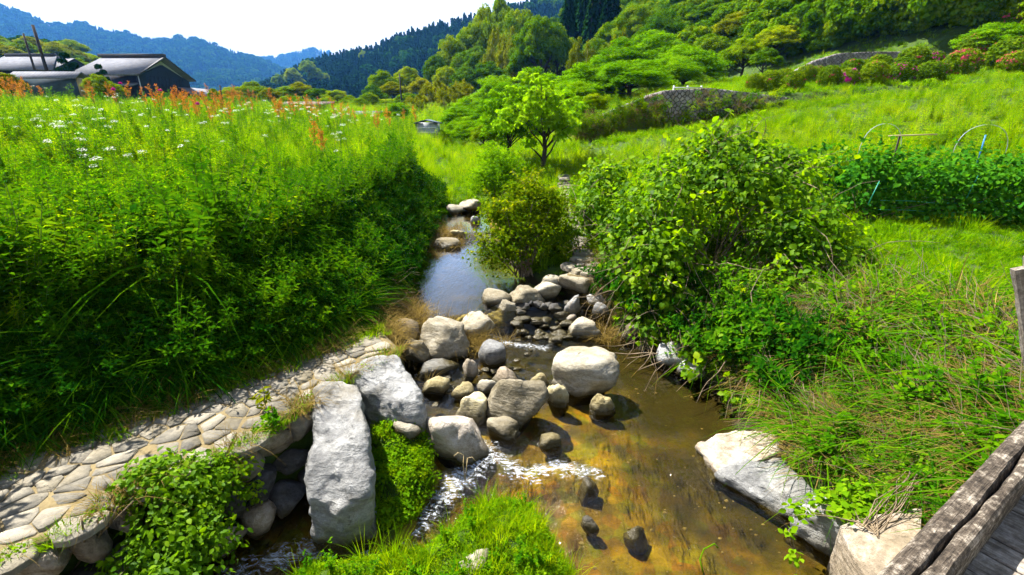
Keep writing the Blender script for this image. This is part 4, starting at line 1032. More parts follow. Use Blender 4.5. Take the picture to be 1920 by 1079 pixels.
wx0, wx1 = aty(26, 150, 46).x, aty(143, 150, 46).x; wz = aty(80, 172, 46).z
W_ = empty('garden_wall', (wx0, 46, wz)); tag(W_, 'blue-grey garden outbuilding wall with pale tiled cap beside the farmhouse', 'wall')
L_ = wx1 - wx0; hh = aty(80, 146, 46).z - wz
S = Soup(); add_box(S, (L_ / 2, .3, hh / 2 - .2), (L_, .5, hh + .4)); part('wall', S, [M['blue_wall']], W_)
S = Soup(); roof_slab(S, (-.4, -.45, hh - .05), (L_ + .35, -.45, hh - .05), (L_ + .2, .5, hh + .55), (-.3, .5, hh + .55), .08); roof_slab(S, (L_ + .35, 1.4, hh - .05), (-.4, 1.4, hh - .05), (-.3, .5, hh + .55), (L_ + .2, .5, hh + .55), .08)
part('tiled_cap', S, [M['roof_tile']], W_)
S = Soup(); add_box(S, (L_ + .05, .3, hh / 2 - .2), (.16, .6, hh + .4)); part('corner_post', S, [M['bamboo_stick']], W_)

def shed(name, label, px0, px1, pyt, pyb, Y, wallm, roofm, dep=1.6, over=.12, rise=.25):
    a = aty(px0, pyb, Y); b = aty(px1, pyb, Y); t = aty(px0, pyt, Y); z0 = float(ground(a.x, Y)) - .1
    o = empty(name, (a.x, Y, z0)); tag(o, label, 'shed'); L = b.x - a.x; h = t.z - z0
    return o, L, h
o, L, h = shed('storage_shed', 'small grey-blue metal shed at the far end of the meadow', 781, 819, 230, 252, 29, 0, 0)
S = Soup(); add_box(S, (L / 2, .7, h / 2), (L, 1.4, h)); part('wall', S, [M['shed_metal']], o)
S = Soup(); roof_slab(S, (-.1, -.15, h - .02), (L / 2, -.15, h + .16), (L / 2, 1.6, h + .16), (-.1, 1.6, h - .02), .05); roof_slab(S, (L / 2, -.15, h + .16), (L + .1, -.15, h - .02), (L + .1, 1.6, h - .02), (L / 2, 1.6, h + .16), .05)
part('roof', S, [M['blue_wall']], o)
for zz in (.35, .65):
    S = Soup(); add_box(S, (L / 2, -.015, h * zz), (L * .94, .03, h * .07)); part('door_rail', S, [M['white_paint']], o)
S = Soup(); add_box(S, (.02, -.03, h / 2), (.06, .06, h)); part('corner_post', S, [M['ridge_tile']], o)

o, L, h = shed('open_shelter', 'long low rust-brown roofed shelter among the trees across the meadow', 528, 620, 198, 206, 58, 0, 0)
S = Soup(); roof_slab(S, (-.1, -.2, h), (L + .1, -.2, h), (L + .1, 1.4, h + .45), (-.1, 1.4, h + .45), .08); part('roof', S, [M['rust_roof']], o)
for k in range(7):
    S = Soup(); add_box(S, (.1 + k * (L - .2) / 6, .1, h / 2), (.13, .13, h)); part('post', S, [M['rust_roof']], o)
S = Soup(); add_box(S, (L / 2, 1.1, h / 2), (L - .3, .08, h)); part('back_wall', S, [M['dark_board']], o)

o, L, h = shed('low_roof', 'pale low roof beyond the flowering meadow', 652, 712, 212, 222, 50, 0, 0)
S = Soup(); add_box(S, (L / 2, .6, h / 2 - .1), (L - .2, 1.2, h)); part('wall', S, [M['dark_board']], o)
S = Soup(); roof_slab(S, (-.1, -.2, h - .15), (L + .1, -.2, h - .15), (L + .1, 1.4, h + .2), (-.1, 1.4, h + .2), .07); part('roof', S, [M['roof_tile']], o)

def pole(label, px, pyb, pyt, Y, r=.11, arm=False):
    b = aty(px, pyb, Y); z0 = float(ground(b.x, Y)) - .2; t = aty(px, pyt, Y)
    # keep it plumb: top height from the pixel row, same x, y
    o = empty('utility_pole', (b.x, Y, z0)); tag(o, label, 'pole')
    S = Soup(); add_tube(S, [(0, 0, 0), (0, 0, t.z - z0)], [r, r * .75], 8); part('shaft', S, [M['pole_wood']], o)
    if arm:
        S = Soup(); add_box(S, (0, 0, t.z - z0 - .45), (.9, .08, .08)); part('crossarm', S, [M['pole_wood']], o)
    return o
pole('tall dark pole rising beside the pine at the farm', 89, 137, 47, 51, .16)
pole('shorter dark pole behind the garden wall', 59, 112, 63, 56, .12)
pole('thin dark pole in front of the golden trees', 754, 205, 139, 62, .11, True)
pole('short post at the hedge right of the farmhouse', 416, 182, 160, 50, .08)

# stone retaining walls on the hillside
def stone_wall(name, top, base, Y, label, th=.5, batter=.25):
    t = np.array(top, float); xs = np.linspace(t[0, 0], t[-1, 0], 60)
    ty_ = np.interp(xs, t[:, 0], t[:, 1]); b = np.array(base, float); by = np.interp(xs, b[:, 0], b[:, 1])
    rows_ = 14; V = []
    for i in range(rows_):
        f = i / (rows_ - 1)
        for x, a, c in zip(xs, ty_, by):
            pt = aty(x, a, Y); pb = aty(x, c, Y); z = pb.z - .3 + (pt.z - pb.z + .3) * f
            V.append((pt.x, Y - batter * (1 - f) + (fbm(np.array(x * .6), np.array(z * 4)) - .5) * .1, z))
    n = len(xs)
    for x, a in zip(xs, ty_): pt = aty(x, a, Y); V.append((pt.x, Y + th, pt.z + .02))
    for x, a in zip(xs, ty_): pt = aty(x, a, Y); V.append((pt.x, Y + th, pt.z - 3))
    V = np.array(V); i = np.arange(rows_ + 1)[:, None] * n + np.arange(n - 1)[None]
    Q = np.stack([i, i + 1, i + n + 1, i + n], -1).reshape(-1, 4)
    o = obj(name, mesh_from(name, V, [Q], [M['stone_wall']])); tag(o, label, 'wall'); return o
stone_wall('stone_retaining_wall', [(1085, 240), (1110, 224), (1220, 178), (1250, 170), (1330, 165), (1420, 176), (1545, 192)], [(1085, 262), (1180, 260), (1250, 250), (1400, 222), (1545, 205)], 23.0, 'lower stone retaining wall below the clipped azalea bushes')
stone_wall('stone_retaining_wall', [(1492, 134), (1530, 114), (1575, 100), (1640, 97), (1775, 97)], [(1492, 142), (1775, 142)], 35.0, 'upper stone retaining wall behind the clipped azalea bushes')

# blue and white panel in the azalea garden
p = aty(1768, 128, 31); z0 = p.z - .5
o = empty('garden_sign', (p.x, 31, z0)); tag(o, 'small blue and white panel among the azalea bushes', 'panel')
S = Soup(); add_box(S, (0, 0, .78), (.58, .05, .42)); part('blue_board', S, [M['blue_plastic']], o)
S = Soup(); add_box(S, (0, -.01, .48), (.6, .06, .16)); part('white_strip', S, [M['white_paint']], o)
for sx in (-.25, .25):
    S = Soup(); add_box(S, (sx, .05, .25), (.05, .05, .6)); part('leg', S, [M['steel']], o)
# small rail at the top of the lower wall
a = aty(1262, 178, 24); o = empty('guard_rail', (a.x, 24, a.z - .5)); tag(o, 'short blue-grey rail at the end of the lower stone wall', 'rail')
for k in range(3):
    S = Soup(); add_box(S, (k * .65, 0, .4), (.07, .07, 1.0)); part('post', S, [M['steel']], o)
for zz in (.55, .8):
    S = Soup(); add_box(S, (.65, -.05, zz), (1.4, .04, .05)); part('rail', S, [M['steel']], o)
# small plank bridge far upstream
a = aty(858, 256, 33); b = aty(925, 256, 33); o = empty('plank_bridge', (a.x, 33, a.z)); tag(o, 'little dark plank bridge far upstream behind the young trees', 'bridge')
L = b.x - a.x
S = Soup(); add_box(S, (L / 2, 0, 0), (L, 1.0, .12)); part('deck', S, [M['pole_wood']], o)
S = Soup(); add_box(S, (L / 2, -.45, .32), (L, .06, .07)); part('rail', S, [M['shed_metal']], o)
for k in range(4):
    S = Soup(); add_box(S, (.1 + k * (L - .2) / 3, -.45, .1), (.07, .07, .5)); part('post', S, [M['pole_wood']], o)
# ------------------------------------------------------------------ plant prototypes (meshes shared by scattered ground cover)
def proto_grass(n, L, W, rad, bend, mat, spread=.35, segs=3, stems=0):
    S = Soup(); a = rng.uniform(0, 2 * np.pi, n); r = rad * np.sqrt(rng.random(n))
    P = np.stack([r * np.cos(a), r * np.sin(a), -.02 + 0 * r], 1)
    b = a + rng.normal(size=n) * .8
    D = np.stack([np.cos(b) * spread * rng.random(n), np.sin(b) * spread * rng.random(n), np.ones(n)], 1)
    add_blades(S, P, D, rng.uniform(*L, n), rng.uniform(*W, n), rng.uniform(*bend, n), segs=segs)
    return S.mesh('grass', [M[mat]])
def proto_weed(nst, H, leafL, leafW, per, mat, lean=.35, full=False, droop=.25, rad=.12):
    S = Soup()
    for k in range(nst):
        a = rng.uniform(0, 6.28); h = rng.uniform(*H); b = np.array([math.cos(a) * rad * rng.random(), math.sin(a) * rad * rng.random(), 0])
        ln = np.array([math.cos(a), math.sin(a), 0]) * lean * rng.uniform(.3, 1) * h
        t = np.linspace(0, 1, 5)[:, None]; path = b + ln * t ** 1.6 + np.array([0, 0, h]) * t
        add_tube(S, path, np.linspace(.006, .002, 5), 3, m=1, cap=False)
        n = max(3, int(per * h / .4)); tt = np.sort(rng.uniform(.12, 1.0, n)); az = np.arange(n) * 2.4 + rng.random()
        P = b + ln * tt[:, None] ** 1.6 + np.array([0, 0, h]) * tt[:, None]
        up = .15 + .8 * tt ** 2
        D = np.stack([np.cos(az), np.sin(az), up], 1); N = np.stack([-np.cos(az) * up, -np.sin(az) * up, np.ones(n)], 1)
        add_leaves(S, P, D, N, rng.uniform(*leafL, n) * (1.15 - .5 * tt), rng.uniform(*leafW, n) * (1.15 - .5 * tt), .25, droop, full=full)
    return S.mesh('weed', [M[mat], M['stem']])
def proto_fern(nf, L, mat):
    S = Soup()
    for k in range(nf):
        a = k * 6.28 / nf + rng.normal() * .3; l = rng.uniform(*L); n = 13; t = np.linspace(.1, 1, n)
        dx = np.array([math.cos(a), math.sin(a), 0]); c = dx * (t * l * .9)[:, None] + np.array([0, 0, 1]) * (l * (.75 * t - .75 * t ** 2.2))[:, None]
        sd = np.cross(dx, [0, 0, 1]); tan = unit(np.gradient(c, axis=0)); N = np.cross(sd, tan)
        pl_ = l * .26 * np.sin(np.pi * np.clip(t * .92 + .06, 0, 1)) + .01
        for s in (-1, 1):
            add_leaves(S, c, sd * s + tan * .45, N, pl_, np.full(n, l * .03), .1, .2, A=np.full(n, rng.random()))
        add_tube(S, c[::3], .003, 3, m=1, cap=False)
    return S.mesh('fern', [M[mat], M['stem']])
def proto_leafmound(n, rx, rz, leafL, wr, mat, full=False, tilt=.8):
    S = Soup(); d = rand_dirs(n); d[:, 2] = np.abs(d[:, 2]); P = d * np.array([rx, rx, rz]) * rng.uniform(.55, 1, n)[:, None]
    N = unit(d * .7 + np.array([0, 0, .7]) + rng.normal(size=(n, 3)) * .35); D = unit(np.cross(N, rng.normal(size=(n, 3))) + np.array([0, 0, -.25]))
    l = rng.uniform(*leafL, n); add_leaves(S, P, D, N, l, l * wr, .2, .15, full=full)
    return S.mesh('leafmound', [M[mat]])
def proto_twigs(n, L, mat='twig', r=.004, flat=.5):
    S = Soup()
    for k in range(n):
        p = rng.normal(size=3) * np.array([.12, .12, .06]); d = unit(rng.normal(size=3) * np.array([1, 1, flat])); pts = [p]
        for q in range(5): d = unit(d + rng.normal(size=3) * .35 + np.array([0, 0, -.08])); p = p + d * rng.uniform(*L) / 5; pts.append(p)
        add_tube(S, pts, np.linspace(r, r * .35, 6), 3, A=rng.random(), cap=False)
    return S.mesh('twigs', [M[mat]])
PR = {}
PR['short'] = [proto_grass(55, (.06, .2), (.003, .006), .14, (.2, .8), 'grass') for _ in range(3)]
PR['meadow'] = [proto_grass(46, (.25, .62), (.004, .008), .15, (.1, .7), 'meadow', .4) for _ in range(4)]
PR['meadowweed'] = [proto_weed(6, (.3, .65), (.05, .11), (.010, .022), 16, 'meadow', .25) for _ in range(4)]
PR['arch'] = [proto_grass(22, (.35, .75), (.007, .014), .07, (.7, 1.25), 'weed', .8, 5) for _ in range(4)]
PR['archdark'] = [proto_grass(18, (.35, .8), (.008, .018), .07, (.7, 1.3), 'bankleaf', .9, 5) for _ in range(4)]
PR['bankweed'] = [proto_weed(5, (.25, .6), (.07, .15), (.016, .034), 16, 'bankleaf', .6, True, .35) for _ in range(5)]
PR['bankweed2'] = [proto_weed(5, (.2, .45), (.05, .09), (.016, .030), 18, 'weed', .5, True, .3) for _ in range(4)]
PR['tall'] = [proto_weed(5, (.5, .95), (.08, .15), (.014, .028), 15, 'weed', .3, True, .35, .14) for _ in range(4)]
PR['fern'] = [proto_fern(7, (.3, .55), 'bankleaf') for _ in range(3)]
PR['vinem'] = [proto_leafmound(46, .2, .14, (.06, .11), .40, 'vine', True) for _ in range(3)]
PR['weedm'] = [proto_leafmound(60, .18, .14, (.035, .07), .36, 'weed', False) for _ in range(3)]
PR['yellowm'] = [proto_leafmound(60, .18, .12, (.03, .07), .33, 'bright', False) for _ in range(3)]
PR['mossm'] = [proto_leafmound(110, .11, .075, (.016, .034), .42, 'moss', False) for _ in range(4)]
PR['dry'] = [proto_grass(40, (.2, .5), (.002, .0045), .12, (.3, 1.2), 'dryleaf', .9, 4) for _ in range(3)]
PR['twigs'] = [proto_twigs(9, (.5, 1.0), flat=.35) for _ in range(3)]
PR['hang'] = [proto_twigs(7, (.5, 1.1), flat=1.6, r=.005) for _ in range(2)]

def scatter(name, label, cat, keys, pts, scl, rotx=None, weights=None, aim=None):
    """one object of uncountable ground cover: points carry a rotation, a size and which plant to draw"""
    protos, wts = [], []
    for i, k in enumerate(keys):
        for me in PR[k]: protos.append(me); wts.append((weights[i] if weights else 1.0) / len(PR[k]))
    c = bpy.data.collections.new('plants_' + name)
    for i, me in enumerate(protos):
        c.objects.link(bpy.data.objects.new('%s_%02d' % (name, i), me))
    n = len(pts); wts = np.array(wts) / sum(wts)
    me = bpy.data.meshes.new(name); me.vertices.add(n); me.vertices.foreach_set('co', np.asarray(pts, np.float32).reshape(-1))
    rot = np.zeros((n, 3), np.float32); rot[:, 2] = rng.uniform(0, 6.28, n)
    if aim is None:
        rot[:, 0] = rng.normal(size=n) * .12; rot[:, 1] = rng.normal(size=n) * .12
    else:                                            # lean the plant along the horizontal vector aim (angle = its length)
        # euler XYZ: tilt about X after spin about Z is applied first -> use spin 0 with tilt towards aim
        ang = np.hypot(aim[:, 0], aim[:, 1]); rot[:, 0] = -aim[:, 1] + rng.normal(size=n) * .15; rot[:, 1] = aim[:, 0] + rng.normal(size=n) * .15
        rot[:, 2] = rng.uniform(-.5, .5, n)
    a = me.attributes.new('rot', 'FLOAT_VECTOR', 'POINT'); a.data.foreach_set('vector', rot.reshape(-1))
    a = me.attributes.new('scl', 'FLOAT', 'POINT'); a.data.foreach_set('value', np.broadcast_to(np.asarray(scl, np.float32), (n,)).copy())
    a = me.attributes.new('idx', 'INT', 'POINT'); a.data.foreach_set('value', rng.choice(len(protos), n, p=wts).astype(np.int32))
    o = obj(name, me); tag(o, label, cat, kind='stuff')
    ng = bpy.data.node_groups.new('scatter_' + name, 'GeometryNodeTree')
    ng.interface.new_socket('Geometry', in_out='INPUT', socket_type='NodeSocketGeometry'); ng.interface.new_socket('Geometry', in_out='OUTPUT', socket_type='NodeSocketGeometry')
    N, L = ng.nodes, ng.links
    gi, go = N.new('NodeGroupInput'), N.new('NodeGroupOutput'); iop = N.new('GeometryNodeInstanceOnPoints'); ci = N.new('GeometryNodeCollectionInfo')
    ci.inputs['Collection'].default_value = c; ci.inputs['Separate Children'].default_value = True; ci.inputs['Reset Children'].default_value = True
    def na(nm, ty):
        x = N.new('GeometryNodeInputNamedAttribute'); x.data_type = ty; x.inputs['Name'].default_value = nm; return x.outputs['Attribute']
    e2r = N.new('FunctionNodeEulerToRotation'); L.new(na('rot', 'FLOAT_VECTOR'), e2r.inputs[0])
    iop.inputs['Pick Instance'].default_value = True
    L.new(gi.outputs[0], iop.inputs['Points']); L.new(ci.outputs[0], iop.inputs['Instance']); L.new(na('idx', 'INT'), iop.inputs['Instance Index'])
    L.new(e2r.outputs[0], iop.inputs['Rotation']); L.new(na('scl', 'FLOAT'), iop.inputs['Scale']); L.new(iop.outputs[0], go.inputs[0])
    md = o.modifiers.new('scatter', 'NODES'); md.node_group = ng
    return o

def lookup(Y, k):                                    # x of cross-section point k at Y   (D=4, E=5, F=6, G=7, H=8, I=9, J=10, K=11, L=12, M=13, N=14, O=15)
    return prof(np.asarray(Y, float))[..., k, 0]
def strip(n, Y0, Y1, ka, kb, ypow=1.0, ta=0.0, tb=1.0, dx=(0, 0)):
    """random points between two cross-section lines"""
    u = rng.random(n); Y = Y0 + (Y1 - Y0) * u ** ypow
    t = rng.uniform(ta, tb, n); X = (lookup(Y, ka) + dx[0]) * (1 - t) + (lookup(Y, kb) + dx[1]) * t
    return np.stack([X, Y, ground(X, Y)], 1)
def polar(n, r0, r1, a0, a1, ok):
    """points thinning out with distance (as many per octave near as far); ok(X, Y) keeps them inside the place"""
    out = []
    while sum(map(len, out)) < n:
        r = np.exp(rng.uniform(math.log(r0), math.log(r1), n)); a = rng.uniform(R(a0), R(a1), n)
        X, Y = r * np.sin(a), r * np.cos(a); k = ok(X, Y); out.append(np.stack([X[k], Y[k]], 1))
        if len(out) > 60: break
    P = np.concatenate(out)[:n]
    return np.column_stack([P, ground(P[:, 0], P[:, 1])])
def outside_paths(P, m=.0):
    k = np.ones(len(P), bool)
    for A, B in ((pl, pr), (ql, qr)):
        o_ = np.concatenate([np.array([p[:] for p in A]), np.array([p[:] for p in B])[::-1]])
        k &= poly_sdf(o_, P[:, 0], P[:, 1]) < -m
    return k

# left bank face, dark and dense
def lean(P, v): return np.tile(np.array(v, float), (len(P), 1))
P = strip(5200, 1.2, 7.5, 4, 5, 1.0, -.05, .86); P = P[outside_paths(P, .2)]
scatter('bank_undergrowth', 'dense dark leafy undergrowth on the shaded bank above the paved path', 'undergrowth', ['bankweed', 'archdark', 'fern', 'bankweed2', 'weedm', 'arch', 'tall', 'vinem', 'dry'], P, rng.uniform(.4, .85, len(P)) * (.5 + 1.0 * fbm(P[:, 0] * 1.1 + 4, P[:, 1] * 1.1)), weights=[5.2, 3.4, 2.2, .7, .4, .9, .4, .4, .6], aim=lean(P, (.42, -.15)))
P = strip(3400, 7.5, 15, 4, 6, 1.0, -.1, 1.0)
scatter('poolside_undergrowth', 'leafy undergrowth hanging over the pool from the shaded bank', 'undergrowth', ['bankweed', 'weedm', 'fern', 'bankweed2', 'arch'], P, rng.uniform(.6, 1.1, len(P)), weights=[3, 2, 1.5, 2, 1], aim=lean(P, (.7, -.15)))
# fringe at the top of the bank
P = strip(2600, 1.0, 16, 4, 5, 1.0, -.45, .15)
scatter('bank_fringe', 'long arching grass and weeds along the top of the bank', 'grass', ['arch', 'bankweed2', 'meadowweed', 'tall', 'weedm', 'bankweed'], P, rng.uniform(.4, .9, len(P)) * (.45 + 1.1 * fbm(P[:, 0] * 1.3, P[:, 1] * 1.3 + 8)) * (1 + .7 * (rng.random(len(P)) < .07)), weights=[2.4, 2, 1.8, 1.6, 1.2, 1.6], aim=lean(P, (.35, -.1)))
# meadow
okm = lambda X, Y: (X < lookup(Y, 4) - .25) & (Y > 1.0)
P = polar(19000, 5, 75, -62, -4, okm)
d_ = np.hypot(P[:, 0], P[:, 1])
near = d_ < 15; patch = .3 + 1.4 * fbm(P[:, 0] * 1.1, P[:, 1] * 1.1)
scatter('meadow_weeds', 'uneven leafy weeds and grass on the near part of the meadow', 'weeds', ['meadow', 'meadowweed', 'yellowm', 'bankweed2', 'weedm', 'tall', 'arch'], P[near], (rng.uniform(.4, .92, len(P)) * patch)[near], weights=[3.0, 2.6, 1.0, 1.8, 1.2, 1.6, 1.4])
near = ~near
scatter('meadow_grass', 'tall sunlit yellow-green grass on the far part of the meadow', 'grass', ['meadow', 'meadowweed', 'yellowm', 'bankweed2', 'tall'], P[near], (rng.uniform(.55, 1.0, len(P)) * patch * (d_ / 9) ** .16)[near], weights=[4, 4, 1, 1.0, 1.0])
# upstream valley floor, both sides of the stream
oku = lambda X, Y: (X > lookup(Y, 4) - .3) & (X < lookup(Y, 11) + .6) & (Y > 8.2) & ((ground(X, Y, False) > water_z(X, Y) + .02) & ((X < lookup(Y, 7)) | (X > lookup(Y, 9) + .05)) | (Y > 13.9))
P = polar(4200, 8.3, 46, -22, 22, oku); P = P[outside_paths(P, .06)]
scatter('valley_grass', 'bright soft grass on the valley floor upstream', 'grass', ['short', 'meadow', 'yellowm', 'meadowweed'], P, rng.uniform(.5, .9, len(P)) * (np.maximum(np.hypot(P[:, 0], P[:, 1]), 9) / 9) ** .3, weights=[2, 2.4, 1, .8])
P = polar(2600, 36, 120, -60, 12, lambda X, Y: (hill_add(X, Y) < 2) & (Y > 20) & ((X > lookup(Y, 4)) | (Y > 66)))
scatter('far_field_grass', 'rough grass on the far valley floor below the trees', 'grass', ['meadow', 'meadowweed', 'yellowm'], P, rng.uniform(1.3, 2.4, len(P)), weights=[3, 2, 1])
# right terrace lawn and slope
okr = lambda X, Y: (X > lookup(Y, 11) + .1) & (Y > 2.2) & (Y < 60) & (X > -4) & (hill_add(X, Y) < 10)
P = polar(14500, 4.2, 60, 3, 58, okr)
d_ = np.hypot(P[:, 0], P[:, 1]); k = (P[:, 1] < 9.3) & (d_ < 16)
scatter('terrace_grass', 'short rough grass on the terrace by the bean row', 'grass', ['short', 'meadow', 'yellowm', 'weedm'], P[k], rng.uniform(.5, .85, k.sum()), weights=[5, .3, 1.2, .8])
scatter('slope_grass', 'sunlit grass and weeds on the slope below the azalea bushes', 'grass', ['meadow', 'meadowweed', 'yellowm', 'weedm'], P[~k], rng.uniform(.6, 1.05, (~k).sum()) * (d_[~k] / 9) ** .3 * np.where(P[~k, 1] > 23.2, .40, np.where(P[~k, 1] > 19.5, .5, .8)) * (.6 + .8 * fbm(P[~k, 0] * .5, P[~k, 1] * .5)), weights=[3.4, 3, 1.8, 1.6])
P = strip(1300, 7.2, 13.5, 11, 12, 1.0, -.16, .75)
scatter('path_weeds', 'leafy bright weeds massed beside the narrow stone path', 'weeds', ['bankweed2', 'weedm', 'vinem', 'yellowm', 'meadowweed'], P[outside_paths(P, .08)], rng.uniform(.8, 1.5, len(P))[outside_paths(P, .08)], weights=[2, 2, 1.2, 2.4, 2])
P = polar(3200, 20, 52, 10, 50, lambda X, Y: okr(X, Y) & (Y > 21) & (hill_add(X, Y) < 9))
scatter('terrace_turf', 'short turf around the azalea bushes and the stone walls', 'grass', ['short', 'yellowm'], P, rng.uniform(1.2, 2.2, len(P)), weights=[4, 1])
# right bank face: tangled, part dry
P = strip(3400, 1.6, 6.6, 10, 12, 1.0, -.05, 1.0)
scatter('tangled_bank', 'tangled sunlit weeds with dry stalks on the bank by the bridge', 'undergrowth', ['weedm', 'dry', 'yellowm', 'short', 'twigs', 'bankweed2', 'arch', 'vinem'], P, rng.uniform(.5, 1.1, len(P)) * (.55 + .9 * fbm(P[:, 0] * 1.6, P[:, 1] * 1.6)), weights=[2.0, 3.2, 3.0, 1.2, 2.8, 1.4, 1.6, 1.2], aim=lean(P, (-.35, -.2)))
P = strip(420, 4.3, 7.4, 9, 11, 1.0, .25, .9)
scatter('hanging_roots', 'brown hanging roots and dead stems under the bank shrub', 'roots', ['hang', 'twigs', 'bankweed', 'fern'], P + np.array([0, 0, .1]), rng.uniform(.6, 1.0, len(P)), weights=[2, 1, 3, 1], aim=lean(P, (-.7, -.3)))
# islet and water margins
def in_poly(n, poly, zoff=0.0, m=0.0):
    lo, hi = poly.min(0), poly.max(0); X = rng.uniform(lo[0], hi[0], n); Y = rng.uniform(lo[1], hi[1], n)
    k = poly_sdf(poly, X, Y) > m; X, Y = X[k], Y[k]; return np.column_stack([X, Y, ground(X, Y) + zoff])
P = in_poly(1500, ISLE_XY, 0, -.03)
scatter('islet_grass', 'bright green grass and leafy weeds on the islet in the rapids', 'grass', ['short', 'meadow', 'mossm', 'yellowm', 'bankweed2'], P, rng.uniform(.25, .5, len(P)), weights=[3.0, .4, 3.4, 1.6, .3])
P = in_poly(1500, MOSS_XY, 0, 0.02)
scatter('moss_bank', 'bright yellow-green moss and cress between the grey slabs', 'moss', ['mossm', 'yellowm', 'short'], P, rng.uniform(.3, .8, len(P)) * (.5 + fbm(P[:, 0] * 4, P[:, 1] * 4)), weights=[4, 1.6, .8])
# path edges
P = []
for (A, n, z, w) in ((pl, 520, PZ, .10), (pr, 150, PZ - .02, .03), (ql, 150, None, .12), (qr, 150, None, .12)):
    A = np.array([p[:] for p in A]); d = np.concatenate([[0], np.cumsum(np.hypot(*np.diff(A, axis=0).T))]); t = rng.uniform(0, d[-1], n)
    X = np.interp(t, d, A[:, 0]) + rng.normal(size=n) * w - (w * 1.2 if A is not None and z == PZ else 0); Y = np.interp(t, d, A[:, 1]) + rng.normal(size=n) * w
    P.append(np.column_stack([X, Y, ground(X, Y) if z is None else np.full(n, z)]))
P = np.concatenate(P)
scatter('path_edge_grass', 'small grass tufts along the edges of the stone paths', 'grass', ['short', 'dry', 'yellowm'], P, rng.uniform(.35, .7, len(P)), weights=[3, 1, 1])
# dry reeds at the weir and on the gravel bar
P = np.concatenate([np.array([at(x, y, .5) for x, y in zip(rng.normal(735, 26, 260), rng.normal(590, 28, 260))]),
                    np.array([at(x, y, .45) for x, y in zip(rng.normal(850, 34, 70), rng.normal(603, 6, 70))]),
                    np.array([at(x, y, .5) for x, y in zip(rng.normal(815, 26, 130), rng.normal(440, 12, 130))]),
                    np.array([at(x, y, .42) for x, y in zip(rng.normal(1140, 12, 60), rng.normal(560, 22, 60))])])
P[:, 2] = np.maximum(ground(P[:, 0], P[:, 1]), water_z(P[:, 0], P[:, 1]) - .02)
scatter('dry_reeds', 'tan dry reeds washed against the weir stones', 'reeds', ['dry', 'twigs'], P, rng.uniform(.45, .9, len(P)), weights=[4, .7])
# ------------------------------------------------------------------ shrubs close to the stream
def leaf_cloud(S, lobes, n, leafL, wr, full=False, up=.55, shell=.4, m=0, droop=.15, noisy=.3, hang=.2):
    """leaves spread through a union of ellipsoids; lobes: (centre xyz, radii xyz)"""
    w = np.array([r[0] * r[2] + r[1] * r[2] for _, r in lobes]); w = w / w.sum()
    C = np.array([c for c, _ in lobes]); Rr = np.array([r for _, r in lobes])
    k = rng.choice(len(lobes), n, p=w); d = rand_dirs(n); d[:, 2] = np.where(rng.random(n) < .35, np.abs(d[:, 2]), d[:, 2])
    rad = rng.random(n) ** shell
    rad = rad * (1 + noisy * (np.array([mnoise.noise(Vector(x) * 2.3 + Vector((float(j) * 3, 0, 0))) for x, j in zip(d, k)])))
    P = C[k] + d * Rr[k] * rad[:, None]
    N = unit(d * .6 + np.array([0, 0, up]) + rng.normal(size=(n, 3)) * .45)
    D = unit(np.cross(N, rng.normal(size=(n, 3))) + d * .35 + np.array([0, 0, -hang]))
    l = rng.uniform(*leafL, n); add_leaves(S, P, D, N, l, l * wr, .22, droop, full=full, m=m)
    return P
def stems_to(S, base, targets, r0, sides=4, bendup=.3, spread=.05, n=5, A=None):
    base = np.asarray(base, float)
    for t in targets:
        b = base + rng.normal(size=3) * np.array([spread, spread, 0]); v = np.asarray(t) - b
        u = np.linspace(0, 1, n)[:, None]
        path = b + v * u + np.array([0, 0, 1.0]) * np.linalg.norm(v) * bendup * (u - u * u) + rng.normal(size=(n, 3)) * .04 * np.linalg.norm(v) * u * (1 - u) * 3
        add_tube(S, path, np.linspace(r0, r0 * .3, n), sides, A=rng.random() if A is None else A, cap=False)
def shrub(name, label, lobes, n, leafL, wr, mat, base, full=False, nst=14, r0=.014, cat='shrub', stem_mat='twig', extra=None, **kw):
    base = Vector(base); o = empty(name, base); tag(o, label, cat)
    L_ = [(np.array(c) - np.array(base), np.array(r)) for c, r in lobes]
    S = Soup(); P = leaf_cloud(S, L_, n, leafL, wr, full, **kw); part('foliage', S, [M[mat]], o)
    if nst:
        S = Soup(); stems_to(S, (0, 0, -.05), P[rng.choice(len(P), nst)], r0, spread=.12 * max(r[0] for _, r in L_)); part('branches', S, [M[stem_mat]], o)
    return o
def shoots(root, lobes, n, leafL, wr, mat, step, full=True, per=11):
    """ragged leafy shoots standing out of a shrub"""
    S, S2 = Soup(), Soup(); b_ = np.array(root.location)
    for k in range(n):
        c, r = lobes[rng.integers(0, len(lobes))]; d = unit(rng.normal(size=3) + np.array([-.25, -.2, .7])); p = np.array(c) - b_ + d * np.array(r) * .8; pts = [p]; d = unit(d + np.array([0, 0, .5]))
        for q in range(5): d = unit(d + rng.normal(size=3) * .2 + np.array([0, 0, -.12])); p = p + d * rng.uniform(.4, 1) * step; pts.append(p)
        pts = np.array(pts); add_tube(S2, pts, np.linspace(.045 * step, .015 * step, 6), 4, A=rng.random(), cap=False)
        tt = rng.uniform(0, 5, per); i0 = np.minimum(tt.astype(int), 4); P = pts[i0] + (pts[i0 + 1] - pts[i0]) * (tt - i0)[:, None]
        D = unit(rng.normal(size=(per, 3)) + np.array([0, 0, .1])); N = unit(rng.normal(size=(per, 3)) * .5 + np.array([0, 0, 1.0])); l_ = rng.uniform(*leafL, per); add_leaves(S, P, D, N, l_, l_ * wr, .22, .2, full=full, A=.4 + .6 * rng.random(per))
    part('shoot_leaves', S, [M[mat]], root)['kind'] = 'stuff'; part('shoots', S2, [M['twig']], root)['kind'] = 'stuff'
